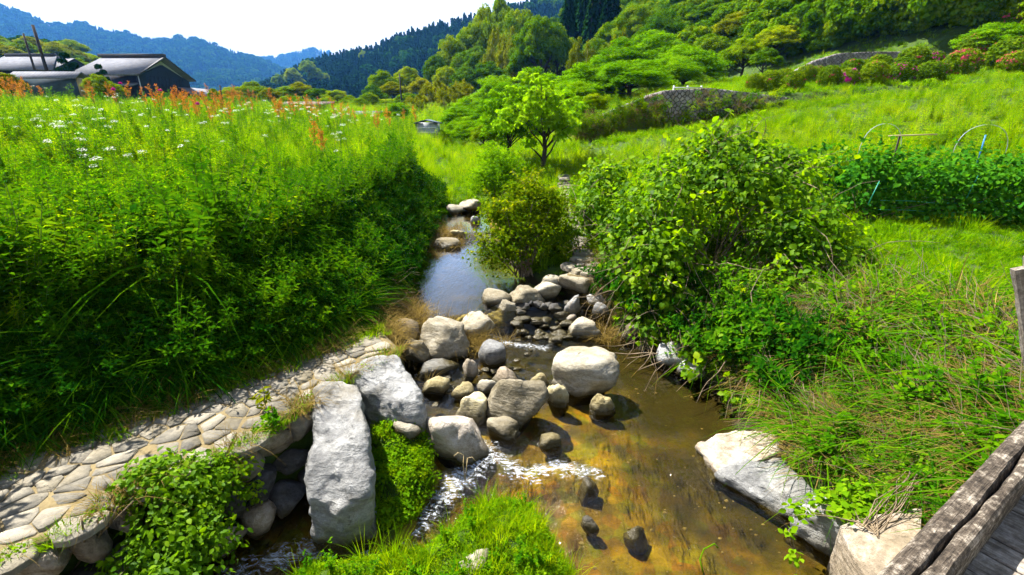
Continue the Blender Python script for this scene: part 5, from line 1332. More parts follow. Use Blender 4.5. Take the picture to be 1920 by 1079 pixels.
def lob(px, py, Y, rx, ry, rz): c = aty(px, py, Y); return (tuple(c), (rx, ry, rz))

b = at(985, 512, .45)
RS = [lob(975, 440, b.y + .2, .72, .65, .58), lob(1010, 395, b.y + .35, .62, .55, .5), lob(940, 470, b.y, .5, .5, .34), lob(1045, 455, b.y + .2, .42, .5, .42), lob(985, 365, b.y + .5, .42, .4, .33), lob(935, 400, b.y + .3, .35, .35, .3), lob(1035, 385, b.y + .3, .3, .3, .3)]
o = shrub('round_shrub', 'bushy green willow-like shrub standing in the middle of the stream', RS, 11500, (.045, .085), .29, 'shrub', b, nst=30, up=.45, noisy=.9, shell=.5)
shoots(o, RS, 60, (.05, .085), .28, 'shrub', .09, False, 16)
b = at(930, 392, .7)
shrub('valley_shrub', 'bright bushy shrub behind the rounded stream shrub', [lob(915, 340, b.y, .62, .6, .5), lob(948, 320, b.y + .4, .6, .6, .55), lob(925, 300, b.y + .8, .5, .5, .4), lob(965, 345, b.y, .4, .4, .35)], 7000, (.05, .1), .3, 'bright', b, nst=14, noisy=.9)
b = at(1095, 480, .75)
shrub('path_sapling', 'leafy shoots leaning over the narrow stone path', [lob(1075, 437, b.y + .1, .16, .15, .1), lob(1050, 448, b.y, .14, .12, .09)], 170, (.07, .11), .36, 'vine', b, True, 5, .008)
# great tangled shrub on the bank: arching stems under a mantle of heart-shaped leaves
b = Vector((2.9, 6.9, .85))
TL = [lob(1340, 330, 7.2, .85, .7, .45), lob(1250, 395, 7.0, .75, .7, .55), lob(1430, 360, 6.8, .85, .7, .5), lob(1200, 480, 6.9, .45, .5, .55), lob(1255, 480, 6.3, .52, .5, .5), lob(1480, 470, 6.2, .55, .5, .45), lob(1520, 430, 6.3, .65, .6, .45),
      lob(1175, 430, 7.4, .40, .4, .45), lob(1560, 500, 5.9, .5, .5, .4), lob(1340, 270, 7.6, .3, .3, .3), lob(1480, 320, 7.4, .55, .5, .4), lob(1270, 330, 7.6, .5, .4, .35), lob(1400, 290, 7.6, .4, .4, .3), lob(1190, 560, 6.5, .25, .3, .4), lob(1480, 540, 5.6, .5, .4, .35), lob(1250, 560, 6.1, .42, .35, .3), lob(1400, 610, 5.5, .45, .35, .25), lob(1110, 400, 8.9, .4, .5, .5), lob(1140, 340, 9.6, .5, .5, .45), lob(1180, 500, 7.0, .35, .35, .4), lob(1230, 620, 5.9, .3, .35, .25), lob(1330, 650, 5.3, .4, .35, .25), lob(1430, 660, 4.8, .4, .35, .25)]
T = shrub('tangled_shrub', 'large tangled shrub of arching stems and heart-shaped leaves overhanging the pool', TL, 18500, (.045, .105), .40, 'vine', b, True, 34, .012, shell=.4, hang=.45, noisy=.95)
shoots(T, TL, 70, (.06, .12), .4, 'vine', .13)
S = Soup()
for k in range(380):
    c, r = TL[rng.integers(0, len(TL))]; p = np.array(c) - np.array(b) + rand_dirs(1)[0] * np.array(r) * rng.uniform(.2, .95); d = unit(rng.normal(size=3) * np.array([1, .8, .6]) + np.array([0, -.4, -.3])); pts = [p]
    for q in range(6): d = unit(d + rng.normal(size=3) * .22 + np.array([0, 0, -.17])); p = p + d * rng.uniform(.10, .24); pts.append(p)
    add_tube(S, pts, np.linspace(rng.uniform(.004, .009), .002, 7), 4, A=rng.random(), cap=False)
part('bare_stems', S, [M['twig']], T)['kind'] = 'stuff'
S = Soup(); LO = [lob(1185, 555, 6.6, .22, .25, .3), lob(1230, 610, 6.2, .16, .2, .2), lob(1400, 640, 5.3, .3, .3, .2), lob(1340, 600, 5.7, .3, .3, .25), lob(1480, 620, 4.9, .35, .3, .25), lob(1375, 745, 4.6, .12, .12, .08), lob(1290, 700, 5.1, .1, .1, .08), lob(1530, 560, 5.3, .4, .35, .25), lob(1430, 540, 5.8, .35, .3, .3)]
leaf_cloud(S, [(np.array(c) - np.array(b), np.array(r)) for c, r in LO], 1500, (.05, .10), .40, True, hang=.5); part('hanging_foliage', S, [M['vine']], T)
# drowned dead branch at the pool edge
b = at(1270, 668, .25); o = empty('dead_branch', b); tag(o, 'bare grey branch dipping into the shaded pool', 'branch')
S = Soup()
for tx, ty in ((1150, 662), (1175, 672), (1195, 695), (1225, 700), (1210, 655), (1240, 640)):
    e = at(tx, ty, .12) - b; stems_to(S, (0, 0, 0), [tuple(e)], .012, 4, .15, .02)
part('twigs', S, [M['twig']], o)
# bush below the paved path
b = at(330, 1010, .0)
shrub('bank_bush', 'bright leafy bush growing over the edge of the paved path', [lob(330, 905, 2.72, .36, .26, .22), lob(270, 905, 2.66, .2, .2, .16), lob(400, 915, 2.8, .24, .22, .2), lob(330, 990, 2.5, .36, .25, .24), lob(280, 1060, 2.3, .34, .22, .2), lob(390, 1020, 2.45, .22, .2, .2), lob(330, 1100, 2.2, .3, .2, .2)],
      5200, (.03, .062), .30, 'vine', b, True, 26, .007, shell=.5)
b = at(460, 960, .05)
shrub('trailing_vine', 'thin vine trailing over the shaded stones below the path', [lob(455, 880, 2.95, .12, .1, .12), lob(430, 850, 3.05, .12, .08, .06), lob(470, 925, 2.9, .1, .1, .12)], 240, (.025, .05), .33, 'vine', b, True, 9, .004)
# bright creeper by the footing
b = at(1640, 980, .6)
shrub('creeper', 'bright yellow-green creeper sprawling over the bridge footing stone', [lob(1640, 930, 2.75, .28, .2, .07), lob(1560, 945, 2.8, .2, .16, .07), lob(1700, 905, 2.85, .22, .2, .08), lob(1760, 870, 2.8, .2, .2, .09), lob(1620, 965, 2.6, .2, .12, .06), lob(1500, 960, 2.75, .1, .1, .05)], 900, (.035, .065), .34, 'bright', b, True, 26, .004, up=.9, shell=.6)
b = at(1480, 985, .35)
shrub('hanging_sprig', 'single leafy sprig hanging down over the amber water', [lob(1478, 1000, 2.62, .035, .03, .05), lob(1492, 1045, 2.5, .05, .03, .06), lob(1498, 1085, 2.42, .03, .03, .05)], 44, (.035, .06), .34, 'bright', b, True, 5, .003)
# climbing beans on nets
b0 = at(1600, 418, 1.3); b1 = at(1925, 432, 1.3)
lobs = []
for k in range(13):
    f = k / 12; p = b0 + (b1 + Vector((1.4, 0, 0)) - b0) * f
    lobs.append(((p.x, p.y + .3, 2.0 + rng.uniform(-.08, .08)), (.42, .42, .6 + rng.uniform(-.12, .16))))
    lobs.append(((p.x + rng.uniform(-.2, .2), p.y + .2, 1.55), (.42, .45, .35)))
    lobs.append(((p.x + rng.uniform(-.2, .2), p.y + 1.3, 2.0), (.45, .5, .6)))
o = shrub('bean_row', 'dense row of climbing beans on netting at the terrace edge', lobs, 12500, (.05, .11), .40, 'bean', (b0.x, b0.y, 1.3), True, 20, .006, 'crop', shell=.5, hang=.4, noisy=.9)
shoots(o, lobs, 90, (.05, .1), .4, 'bean', .08)
for k, (px, py0, py1) in enumerate(((1641, 340, 385), (1826, 330, 372))):
    S = Soup(); a = aty(px + 8, py0, b0.y - .25); c_ = aty(px - 14, py1, b0.y - .3); add_tube(S, [np.array(c_) - np.array(o.location), np.array(a) - np.array(o.location)], .008, 5); part('stake', S, [M['green_stake']], o)
S = Soup()
for zz in (.25, .42):
    pts = [np.array(at(px, 400, 1.3)) for px in (1700,)]
    xs = np.linspace(.3, 4.6, 9); add_tube(S, np.stack([xs, -.12 - .02 * xs, zz + .03 * np.sin(xs * 3)], 1), .006, 4)
part('net_cord', S, [M['green_stake']], o)
# tunnel hoops and canes of the vegetable plot
def hoop(label, px0, px1, py, pyt, Y):
    a = aty(px0, py, Y); c_ = aty(px1, py, Y); h = aty(px0, pyt, Y).z; o = empty('tunnel_hoop', (a.x, Y, a.z)); tag(o, label, 'hoop', 'tunnel hoops of the vegetable plot')
    t = np.linspace(0, np.pi, 15); w = (c_.x - a.x); S = Soup()
    add_tube(S, np.stack([w / 2 - np.cos(t) * w / 2, 0 * t, -.3 + (h - a.z + .3) * np.sin(t) ** .6], 1), .006, 6); part('pipe', S, [M['steel']], o); return o
hoop('thin steel hoop standing at the near end of the bean row', 1612, 1690, 275, 232, 10.4)
hoop('thin steel hoop standing behind the middle of the bean row', 1790, 1890, 275, 234, 10.6)
o = empty('cane_frame', aty(1675, 300, 10.0)); tag(o, 'bamboo cane crossbar on a dark stake above the beans', 'cane')
S = Soup(); add_tube(S, [(0, 0, -.4), (0, 0, .5)], .018, 6); part('stake', S, [M['pole_wood']], o)
S = Soup(); add_tube(S, [(-.25, -.03, .47), (.72, -.03, .5)], .014, 6); part('crossbar', S, [M['bamboo_stick']], o)
o = empty('garden_stake', aty(1838, 290, 9.9)); tag(o, 'blue plastic garden stake rising from the beans', 'stake')
S = Soup(); add_tube(S, [(0, 0, -.4), (-.02, 0, .38)], .012, 6); part('shaft', S, [M['blue_plastic']], o)
for px, py, w, lb in ((1545, 338, 34, 'square grey block with a hollow in the little wall beside the beans'), (1520, 335, 30, 'brown stone in the little wall beside the beans'), (1562, 325, 26, 'dark capping stone on the little wall beside the beans'), (1535, 318, 44, 'flat top stone of the little wall beside the beans')):
    boulder('wall_stone', (px - w / 2, py - 20, px + w / 2, py + 6), 'rock_brown', lb, 'stone', zb=1.55, planes=7)
o = empty('reed_stem', at(1325, 1065, 0)); tag(o, 'yellow bent reed stem standing in the amber shallows', 'reed')
S = Soup(); q = [at(1322, 1085, 0), at(1312, 1050, .10), at(1320, 1030, .16), at(1340, 1020, .2), at(1346, 1028, .17)]; add_tube(S, [np.array(x) - np.array(o.location) for x in q], .006, 6); part('stalk', S, [M['youngleaf']], o)
o = empty('dead_twigs', at(150, 1085, .3)); tag(o, 'dry bare twigs crossing the stones below the path', 'twigs')
S = Soup()
for q in ([(130, 1079, .3), (190, 1000, .65), (250, 940, .8)], [(160, 1040, .5), (155, 985, .8), (152, 968, .85)], [(190, 1000, .65), (182, 975, .8)], [(205, 985, .7), (220, 950, .85)]):
    add_tube(S, [np.array(at(*x)) - np.array(o.location) for x in q], .006, 5)
part('twig', S, [M['twig']], o)
for px, py, mat, lb, hh in ((515, 800, 'weed', 'small weed with reddish stalk sprouting on the paved path', .22), (500, 770, 'golden', 'withered dock stalk standing at the path edge', .3)):
    p = at(px, py, PZ); o = empty('path_weed', p); tag(o, lb, 'weed'); S = Soup(); leaf_cloud(S, [((0, 0, hh * .35), (.06, .06, hh * .4))], 46, (.04, .09), .2, mat == 'weed', up=.2); part('leaves', S, [M[mat]], o)
    S = Soup(); add_tube(S, [(0, 0, 0), (.01, 0, hh)], .004, 4); part('stalk', S, [M['twig']], o)
p = at(872, 905, .1); o = empty('dry_stalk', p); tag(o, 'tall dry grass stalk arching over the rapids', 'stalk')
S = Soup()
for q in ([(0, 0, 0), (-.01, 0, .2), (.0, 0, .3), (-.05, 0, .33), (-.09, 0, .29)], [(0, 0, 0), (.02, 0, .18), (.03, 0, .27), (.07, 0, .28), (.1, 0, .24)]): add_tube(S, q, .0035, 4)
part('stalk', S, [M['bamboo_stick']], o)

# ------------------------------------------------------------------ tree prototypes
TP = {}
def tree_proto(kind, v):
    """unit tree: height 1, crown width 1; returns (trunk mesh, crown mesh)"""
    S, T = Soup(), Soup(); n_leaf, ls = 17000, .0235
    if kind in ('evergreen', 'broad', 'golden'):
        ncl = 130; d = rand_dirs(ncl); d[:, 2] = np.abs(d[:, 2]) * 1.1 - .35; rr = rng.uniform(.62, 1, ncl)[:, None]
        C = np.array([0, 0, .52]) + d * rr * np.array([.42, .42, .44]); C[:, :2] *= (1.0 - .35 * np.clip((C[:, 2] - .55) / .45, 0, 1))[:, None]; cr = rng.uniform(.055, .115, ncl)
        mat = {'evergreen': 'evergreen', 'broad': 'broadleaf', 'golden': 'golden'}[kind]
    elif kind == 'cherry':
        ncl = 120; d = rand_dirs(ncl); d[:, 2] = np.abs(d[:, 2]); rr = rng.uniform(.5, 1, ncl)[:, None]
        C = np.array([0, 0, .35]) + d * rr * np.array([.46, .46, .56]); C[:, 2] -= .18 * (np.hypot(C[:, 0], C[:, 1]) / .46) ** 2; cr = rng.uniform(.065, .12, ncl); mat = 'cherry'; ls = .0225
    elif kind == 'young':
        ncl = 90; d = rand_dirs(ncl); rr = rng.uniform(.3, 1.1, ncl)[:, None]; C = np.array([0, 0, .60]) + d * rr * np.array([.44, .44, .36]); cr = rng.uniform(.05, .09, ncl); mat = 'youngleaf'; ls = .034; n_leaf = 4600
    elif kind == 'bamboo':
        ncl = 90; a = rng.uniform(0, 6.28, ncl); r = .38 * np.sqrt(rng.random(ncl)); C = np.stack([r * np.cos(a), r * np.sin(a), rng.uniform(.25, .95, ncl) * (1 - .5 * (r / .4) ** 2)], 1); cr = rng.uniform(.05, .10, ncl); mat = 'golden'; ls = .032; n_leaf = 9000
    elif kind == 'pine':
        C = np.array([[0, 0, .9], [.16, .1, .78], [-.2, .05, .72], [.25, -.1, .6], [-.3, -.05, .52], [.05, .2, .62], [.1, -.25, .48], [.34, .1, .42], [-.12, -.2, .68]]); cr = np.full(len(C), .15); mat = 'conifer'; ls = .045; n_leaf = 5000; ncl = len(C)
    k = rng.choice(len(C), n_leaf, p=cr ** 2 / (cr ** 2).sum()); d = rand_dirs(n_leaf); d[:, 2] = np.where(d[:, 2] < -.2, -d[:, 2], d[:, 2])
    fl = np.array([1, 1, .8]) if kind != 'bamboo' else np.array([.6, .6, 1.9]); fl = np.array([1, 1, .38]) if kind == 'pine' else fl; fl = np.array([1.1, 1.1, .85]) if kind == 'cherry' else fl
    P = C[k] + d * cr[k][:, None] * fl * (rng.random(n_leaf) ** .45)[:, None] * 1.15
    N = unit(d * 1.0 + np.array([0, 0, .35]) + rng.normal(size=(n_leaf, 3)) * .3); D = unit(np.cross(N, rng.normal(size=(n_leaf, 3))) + (np.array([0, 0, -.1]) if kind != 'bamboo' else np.array([0, 0, 1.6])))
    l = rng.uniform(.6, 1.3, n_leaf) * ls * (1.2 if kind != 'bamboo' else 1.5); clr = rng.random(ncl)[k] * .55 + rng.random(n_leaf) * .45
    add_leaves(S, P, D, N, l, l * (.42 if kind != 'bamboo' else .16), .25, .2, A=clr)
    if kind != 'bamboo':
        top = np.array([.02, -.02, .72]); u = np.linspace(0, 1, 7)[:, None]; tr = top * u + np.array([.03, .02, 0]) * np.sin(u * 5); tr[0, 2] = -.06
        add_tube(T, tr, np.linspace(.028, .008, 7), 7)
        for c in C[rng.choice(len(C), min(len(C), 16), replace=False)]:
            s0 = tr[min(5, 1 + int(5 * max(0, c[2] - .25)))]; stems_to(T, s0, [c], .011, 4, .12, .0)
    else:
        for c in C[:26]: add_tube(T, [(c[0] * .5, c[1] * .5, -.05), (c[0] * .8, c[1] * .8, c[2] * .6), c], [.006, .005, .003], 4)
    return T.mesh('trunk', [M['bark' if kind != 'bamboo' else 'bamboo_stick']]), S.mesh('crown', [M[mat]])
for kind, nv in (('evergreen', 4), ('broad', 3), ('golden', 2), ('cherry', 3), ('young', 2), ('bamboo', 2), ('pine', 1)):
    TP[kind] = [tree_proto(kind, v) for v in range(nv)]
def conifer_proto():
    S, T = Soup(), Soup(); n = 900; t = rng.random(n) ** .8; a = rng.uniform(0, 6.28, n); r = (.19 * (1 - t) ** .85 + .01) * rng.uniform(.75, 1.1, n)
    P = np.stack([r * np.cos(a) * .3, r * np.sin(a) * .3, .12 + .88 * t], 1); D = np.stack([np.cos(a), np.sin(a), -.35 + .3 * rng.random(n)], 1); N = np.stack([np.cos(a) * .4, np.sin(a) * .4, np.ones(n)], 1)
    add_leaves(S, P, D, N, r * 1.0 + .02, .014 + .25 * r * rng.random(n), .3, .25)
    add_tube(T, [(0, 0, -.05), (0, 0, .9)], [.016, .004], 6)
    return T.mesh('trunk', [M['bark']]), S.mesh('crown', [M['conifer']])
TP['conifer'] = [conifer_proto() for _ in range(3)]
def tree(kind, px, pyt, wpx, Y, label, group=None, name=None, z=None, cat='tree'):
    p = aty(px, pyt, Y); zg = float(ground(p.x, Y)) if z is None else z; h = max(p.z - zg, 1.5)
    s = Y * CP; w = wpx * s / FPX
    tr, cr = TP[kind][int(rng.integers(0, len(TP[kind])))]
    o = empty(name or {'evergreen': 'evergreen_tree', 'broad': 'broadleaf_tree', 'golden': 'golden_tree', 'cherry': 'cherry_tree', 'young': 'young_tree', 'bamboo': 'bamboo_clump', 'pine': 'garden_pine', 'conifer': 'conifer_tree'}[kind], (p.x, Y, zg), rng.uniform(0, 6.28))
    tag(o, label, cat, group)
    for nm, me in (('trunk', tr), ('crown', cr)):
        c = obj(nm, me, o); c.scale = (w, w, h)
    return o

# young trees by the stream
tree('young', 1018, 135, 190, 18.2, 'slender young tree with bright leaves and dark trunk above the stream', z=float(ground(1.2, 18.2)))
tree('young', 950, 170, 125, 20, 'bushy young tree just left of the slender dark-trunked one')
for px, pt, w, Y, kd, lb in ((884, 214, 84, 29, 'cherry', 'low pale-green bush closing the valley left of the young trees'), (928, 204, 96, 27, 'cherry', 'pale-green bush directly behind the bushy young tree'), (995, 196, 100, 29, 'cherry', 'pale-green bush behind the slender dark-trunked tree'), (1062, 212, 96, 26.5, 'cherry', 'low leafy bush between the slender tree and the stone wall'), (1112, 226, 70, 25.5, 'evergreen', 'small dark bush at the low end of the stone wall'), (850, 236, 60, 30, 'cherry', 'little bush beside the plank bridge'), (905, 240, 60, 26, 'broad', 'small yellow-green bush in front of the plank bridge')):
    tree(kd, px, pt, w, Y, lb, name='valley_bush', cat='bush')
GH = 'trees covering the near hillside'
for px, pt, w, Y, kd in [(715, 125, 70, 80, 'broad'), (698, 155, 60, 74, 'evergreen'), (735, 150, 70, 78, 'golden'), (762, 116, 62, 86, 'broad'), (725, 182, 80, 68, 'evergreen'), (690, 168, 46, 66, 'broad'), (790, 140, 60, 74, 'golden'), (765, 170, 60, 66, 'evergreen'),
                         (846, 50, 80, 100, 'broad'), (818, 92, 62, 96, 'evergreen'), (870, 85, 70, 92, 'evergreen'), (882, 22, 84, 106, 'broad'), (908, -8, 90, 108, 'broad'), (938, -25, 90, 106, 'broad'), (900, 70, 80, 90, 'evergreen'), (915, 108, 90, 80, 'evergreen'), (872, 118, 66, 80, 'evergreen'), (836, 115, 60, 86, 'broad'),
                         (975, -15, 90, 92, 'evergreen'), (1018, 2, 120, 74, 'evergreen'), (985, 60, 80, 78, 'evergreen'), (1050, 40, 90, 76, 'evergreen'),
                         (1200, -14, 100, 72, 'evergreen'), (1250, 6, 110, 64, 'evergreen'), (1300, -12, 100, 70, 'evergreen'), (1345, -10, 110, 66, 'evergreen'), (1392, 16, 105, 56, 'golden'), (1432, -8, 120, 62, 'evergreen'), (1482, -14, 110, 62, 'evergreen'), (1540, -8, 120, 60, 'evergreen'),
                         (1600, -6, 120, 58, 'evergreen'), (1660, -4, 110, 56, 'evergreen'), (1720, -8, 120, 57, 'evergreen'), (1780, -12, 120, 56, 'evergreen'), (1842, -10, 120, 55, 'evergreen'), (1905, -14, 130, 54, 'evergreen'), (1970, -10, 120, 52, 'evergreen'),
                         (1465, 36, 100, 47, 'broad'), (1528, 32, 110, 47, 'evergreen'), (1588, 26, 100, 47, 'evergreen'), (1648, 30, 100, 46, 'evergreen'), (1702, 34, 90, 46, 'broad'), (1760, 30, 100, 45, 'evergreen'), (1820, 22, 110, 46, 'evergreen'), (1400, 62, 90, 44, 'broad'), (1440, 84, 66, 41, 'evergreen'), (1340, 50, 80, 52, 'evergreen'),
                         (1160, 20, 90, 76, 'evergreen'), (1120, 60, 80, 70, 'evergreen')]:
    lb = {'evergreen': 'dark rounded evergreen tree in the wood covering the near hillside', 'broad': 'lighter leafy broadleaf tree in the wood covering the near hillside', 'golden': 'golden-olive flowering tree in the wood covering the near hillside'}[kd]
    tree(kd, px, pt, w, Y, lb, GH)
for px, pt, Y in ((1068, -35, 86), (1098, -40, 90), (1128, -42, 90), (1152, -38, 86), (1084, -10, 94), (1112, -15, 82), (1140, -5, 80)):
    tree('conifer', px, pt, 120, Y, 'tall dark conifer in the shaded stand high on the hillside', 'conifers on the hillside')
for px, pt, w, Y in ((815, 150, 70, 60), (843, 162, 70, 57), (865, 150, 60, 62), (926, 48, 66, 86), (958, 58, 74, 82), (1092, 74, 66, 60), (1165, 60, 60, 62), (780, 178, 60, 58)):
    tree('bamboo', px, pt, w, Y, 'feathery yellow-brown bamboo clump among the hillside trees', 'bamboo clumps on the hillside')
for px, pt, w, Y in ((1110, 112, 150, 34), (1172, 66, 150, 41), (1232, 48, 165, 42), (1292, 74, 150, 38), (1182, 104, 170, 32), (1052, 124, 120, 37), (1002, 120, 110, 41), (935, 134, 120, 43), (955, 150, 110, 37), (884, 172, 90, 42), (862, 190, 80, 37), (745, 190, 66, 46), (1085, 150, 120, 31), (1260, 100, 140, 35), (910, 190, 90, 34)):
    tree('cherry', px, pt, w, Y, 'spreading soft-green cherry tree in the grove at the hill foot', 'cherry trees at the hill foot')
tree('cherry', 1882, 34, 120, 31, 'soft-green spreading tree above the azaleas at the frame edge')
for k, (px, pt, w, Y, kd) in enumerate(((400, 168, 60, 72, 'broad'), (435, 158, 66, 78, 'broad'), (470, 148, 70, 80, 'broad'), (503, 160, 56, 74, 'golden'), (532, 156, 60, 78, 'broad'), (562, 150, 64, 80, 'golden'), (594, 160, 56, 76, 'evergreen'), (628, 164, 60, 72, 'broad'), (655, 176, 46, 68, 'broad'), (675, 182, 44, 62, 'evergreen'), (450, 176, 60, 66, 'evergreen'), (545, 174, 60, 68, 'evergreen'), (610, 180, 44, 64, 'broad'))):
    tree(kd, px, pt, w, Y, {'broad': 'leafy round tree in the row beyond the flowering meadow', 'golden': 'golden-brown tree in the row beyond the flowering meadow', 'evergreen': 'dark evergreen in the row beyond the flowering meadow'}[kd], 'tree row beyond the meadow')
for k in range(34):
    px = rng.uniform(-60, 215); f = rng.uniform(0, 1); sk = np.interp(px, [-40, 50, 105, 150, 190, 240], [45, 50, 62, 84, 104, 150])
    Y = 150 - 45 * f; tree(['broad', 'broad', 'golden', 'evergreen'][int(rng.integers(0, 4))] if f > .15 else 'broad', px, sk + 38 * f + rng.uniform(-3, 6), rng.uniform(38, 62), Y, 'yellow-green tree on the knoll behind the farm roofs', 'trees on the knoll', z=aty(px, sk + 38 * f + 40, Y).z, name='knoll_tree')
tree('pine', 118, 96, 44, 49, 'dark clipped garden pine beside the farmhouse')
tree('pine', 182, 118, 34, 46, 'small clipped pine in front of the farmhouse roof')
tree('broad', 178, 134, 60, 45, 'green shrub growing against the farmhouse front', name='garden_shrub', cat='shrub')
tree('evergreen', 212, 150, 40, 45.5, 'low dark shrub beside the farmhouse wall', name='garden_shrub', cat='shrub')
tree('golden', 8, 130, 60, 43, 'yellowish shrub at the frame edge before the garden wall', name='garden_shrub', cat='shrub')
tree('evergreen', 398, 162, 26, 52, 'dark shrub right of the farmhouse lean-to', name='garden_shrub', cat='shrub')
for px, pt, w in ((520, 135, 32), (545, 122, 36), (575, 108, 38), (590, 122, 34), (560, 140, 34), (530, 150, 30), (610, 132, 26)):
    p = aty(px, pt, 320); tree('broad', px, pt, w, 320, 'pale green tree on the skirt of the conifer hill', 'pale trees on the conifer hill', z=p.z - 13)
for px, pt, w in ((757, 68, 30), (772, 64, 34), (735, 108, 26), (745, 90, 22), (680, 92, 24)):
    p = aty(px, pt, 430); tree('broad', px, pt, w, 430, 'pale green tree among the dark conifers near the ridge', 'pale trees near the ridge', z=p.z - 14)

# clipped azalea bushes
AZ = {}
def azalea_proto(fl):
    S = Soup(); n = 3400; d = rand_dirs(n); bump = 1 + .14 * np.array([mnoise.noise(Vector(x) * 3.1 + Vector((fl * 50, 0, 0))) for x in d]); P = d * np.array([.5, .5, .5]) * (bump * rng.uniform(.86, 1.04, n))[:, None] + np.array([0, 0, .46])
    N = unit(d + rng.normal(size=(n, 3)) * .45); D = unit(np.cross(N, rng.normal(size=(n, 3)))); l = rng.uniform(.05, .1, n)
    sel = (np.array([mnoise.noise(Vector(x) * 2.6 + Vector((9 + fl * 31, 0, 0))) for x in d]) + rng.normal(size=n) * .15) > (.62 - fl)
    add_leaves(S, P[~sel], D[~sel], N[~sel], l[~sel], l[~sel] * .4, .2, .1, m=0)
    if sel.any(): add_leaves(S, P[sel] + d[sel] * .012, D[sel], N[sel], l[sel] * .9, l[sel] * .45, .2, .1, m=1)
    T = Soup(); stems_to(T, (0, 0, -.05), P[rng.choice(n, 12)] * .9, .02, 4, .1, .05)
    return S, T
for key, fl in (('plain', -.1), ('some', .2), ('full', .27)):
    S, T = azalea_proto(fl); AZ[key] = (S.mesh('foliage', [M['azalea'], M['pink_flower' if key != 'some' else 'magenta_flower']]), T.mesh('stems', [M['bark']]))
def azalea(px, pyb, w, h, Y, key, label):
    p = aty(px, pyb, Y); s = Y * CP + 1; zg = float(ground(p.x, Y)); W_ = w * s / FPX; H_ = h * s / FPX
    o = empty('azalea_bush', (p.x, Y, max(zg, p.z - .1) if abs(zg - p.z) > .5 else zg), rng.uniform(0, 6.28)); tag(o, label, 'bush', 'clipped azalea bushes on the terrace')
    for nm, me in zip(('foliage', 'stems'), AZ[key]):
        c = obj(nm, me, o); c.scale = (W_ * .78, W_ * .78, H_ * 1.15); c.location.z = -.06 * H_
PL_ = 'clipped round green azalea bush in the terrace rows'
for px, pb, w, h, Y, key, lb in [(1412, 166, 34, 28, 24.0, 'plain', None), (1442, 168, 46, 32, 24.0, 'plain', 'clipped azalea bush at the wall end of the front row'), (1484, 172, 44, 30, 24.5, 'plain', None), (1508, 158, 42, 30, 26.5, 'plain', None), (1550, 172, 46, 34, 24.5, 'plain', None), (1583, 176, 46, 30, 24.2, 'some', 'azalea bush with a magenta patch of flowers in the front row'), (1630, 176, 54, 36, 24.2, 'plain', None), (1680, 174, 56, 32, 24.5, 'some', 'pinkish azalea bush in the middle of the front row'), (1735, 172, 60, 32, 24.5, 'plain', None),
                                 (1792, 160, 66, 40, 26.0, 'full', 'azalea bush flecked with red flowers beside the blue panel'), (1568, 146, 0, 0, 0, '', ''), (1594, 150, 52, 34, 28.0, 'plain', None), (1640, 150, 58, 36, 28.0, 'plain', None), (1688, 152, 56, 32, 27.0, 'plain', None), (1705, 140, 62, 38, 29.5, 'plain', None), (1746, 140, 36, 28, 29.5, 'some', 'small rosy azalea bush left of the blue panel'), (1818, 132, 70, 38, 31, 'plain', None), (1882, 120, 66, 32, 33, 'full', 'azalea bush with red flowers at the top of the terrace'), (1880, 158, 90, 46, 26.5, 'plain', 'broad green azalea bush at the frame edge'), (1890, 162, 60, 34, 25.0, 'full', 'red-flecked azalea bush before the broad one at the frame edge'), (1530, 150, 36, 26, 28, 'plain', None), (1470, 150, 40, 26, 27.5, 'plain', None), (1612, 140, 40, 24, 30, 'plain', None), (1918, 130, 60, 36, 31, 'plain', None)]:
    if w: azalea(px, pb, w, h, Y, key, lb or PL_)

ORD = 'first second third fourth fifth sixth seventh eighth ninth tenth eleventh twelfth thirteenth fourteenth fifteenth sixteenth seventeenth eighteenth nineteenth twentieth'.split()
ORD += ['twenty-' + x for x in ORD[:9]] + ['thirtieth'] + ['thirty-' + x for x in ORD[:9]] + ['fortieth']
def number_alike(base, tail):
    """things that share a label are told apart by their order across the view"""
    L = sorted((o for o in COL.objects if o.get('label') == base), key=lambda o: o.location.x / max(o.location.y, 1))
    for k, o in enumerate(L): o['label'] = ORD[k] + ' ' + base + ', ' + tail
for base, tail in (('dark rounded evergreen tree in the wood covering the near hillside', 'counting from the valley'), ('lighter leafy broadleaf tree in the wood covering the near hillside', 'counting from the valley'), ('golden-olive flowering tree in the wood covering the near hillside', 'counting from the valley'),
                   ('tall dark conifer in the shaded stand high on the hillside', 'from the valley'), ('feathery yellow-brown bamboo clump among the hillside trees', 'counting from the valley'), ('spreading soft-green cherry tree in the grove at the hill foot', 'counting from the shed'),
                   ('leafy round tree in the row beyond the flowering meadow', 'counting from the farmhouse'), ('golden-brown tree in the row beyond the flowering meadow', 'counting from the farmhouse'), ('dark evergreen in the row beyond the flowering meadow', 'counting from the farmhouse'),
                   ('yellow-green tree on the knoll behind the farm roofs', 'counting away from the frame edge'), ('pale green tree on the skirt of the conifer hill', 'counting from the farmhouse'), ('pale green tree among the dark conifers near the ridge', 'counting from the farmhouse'), (PL_, 'counting from the stone wall end')):
    number_alike(base, tail)

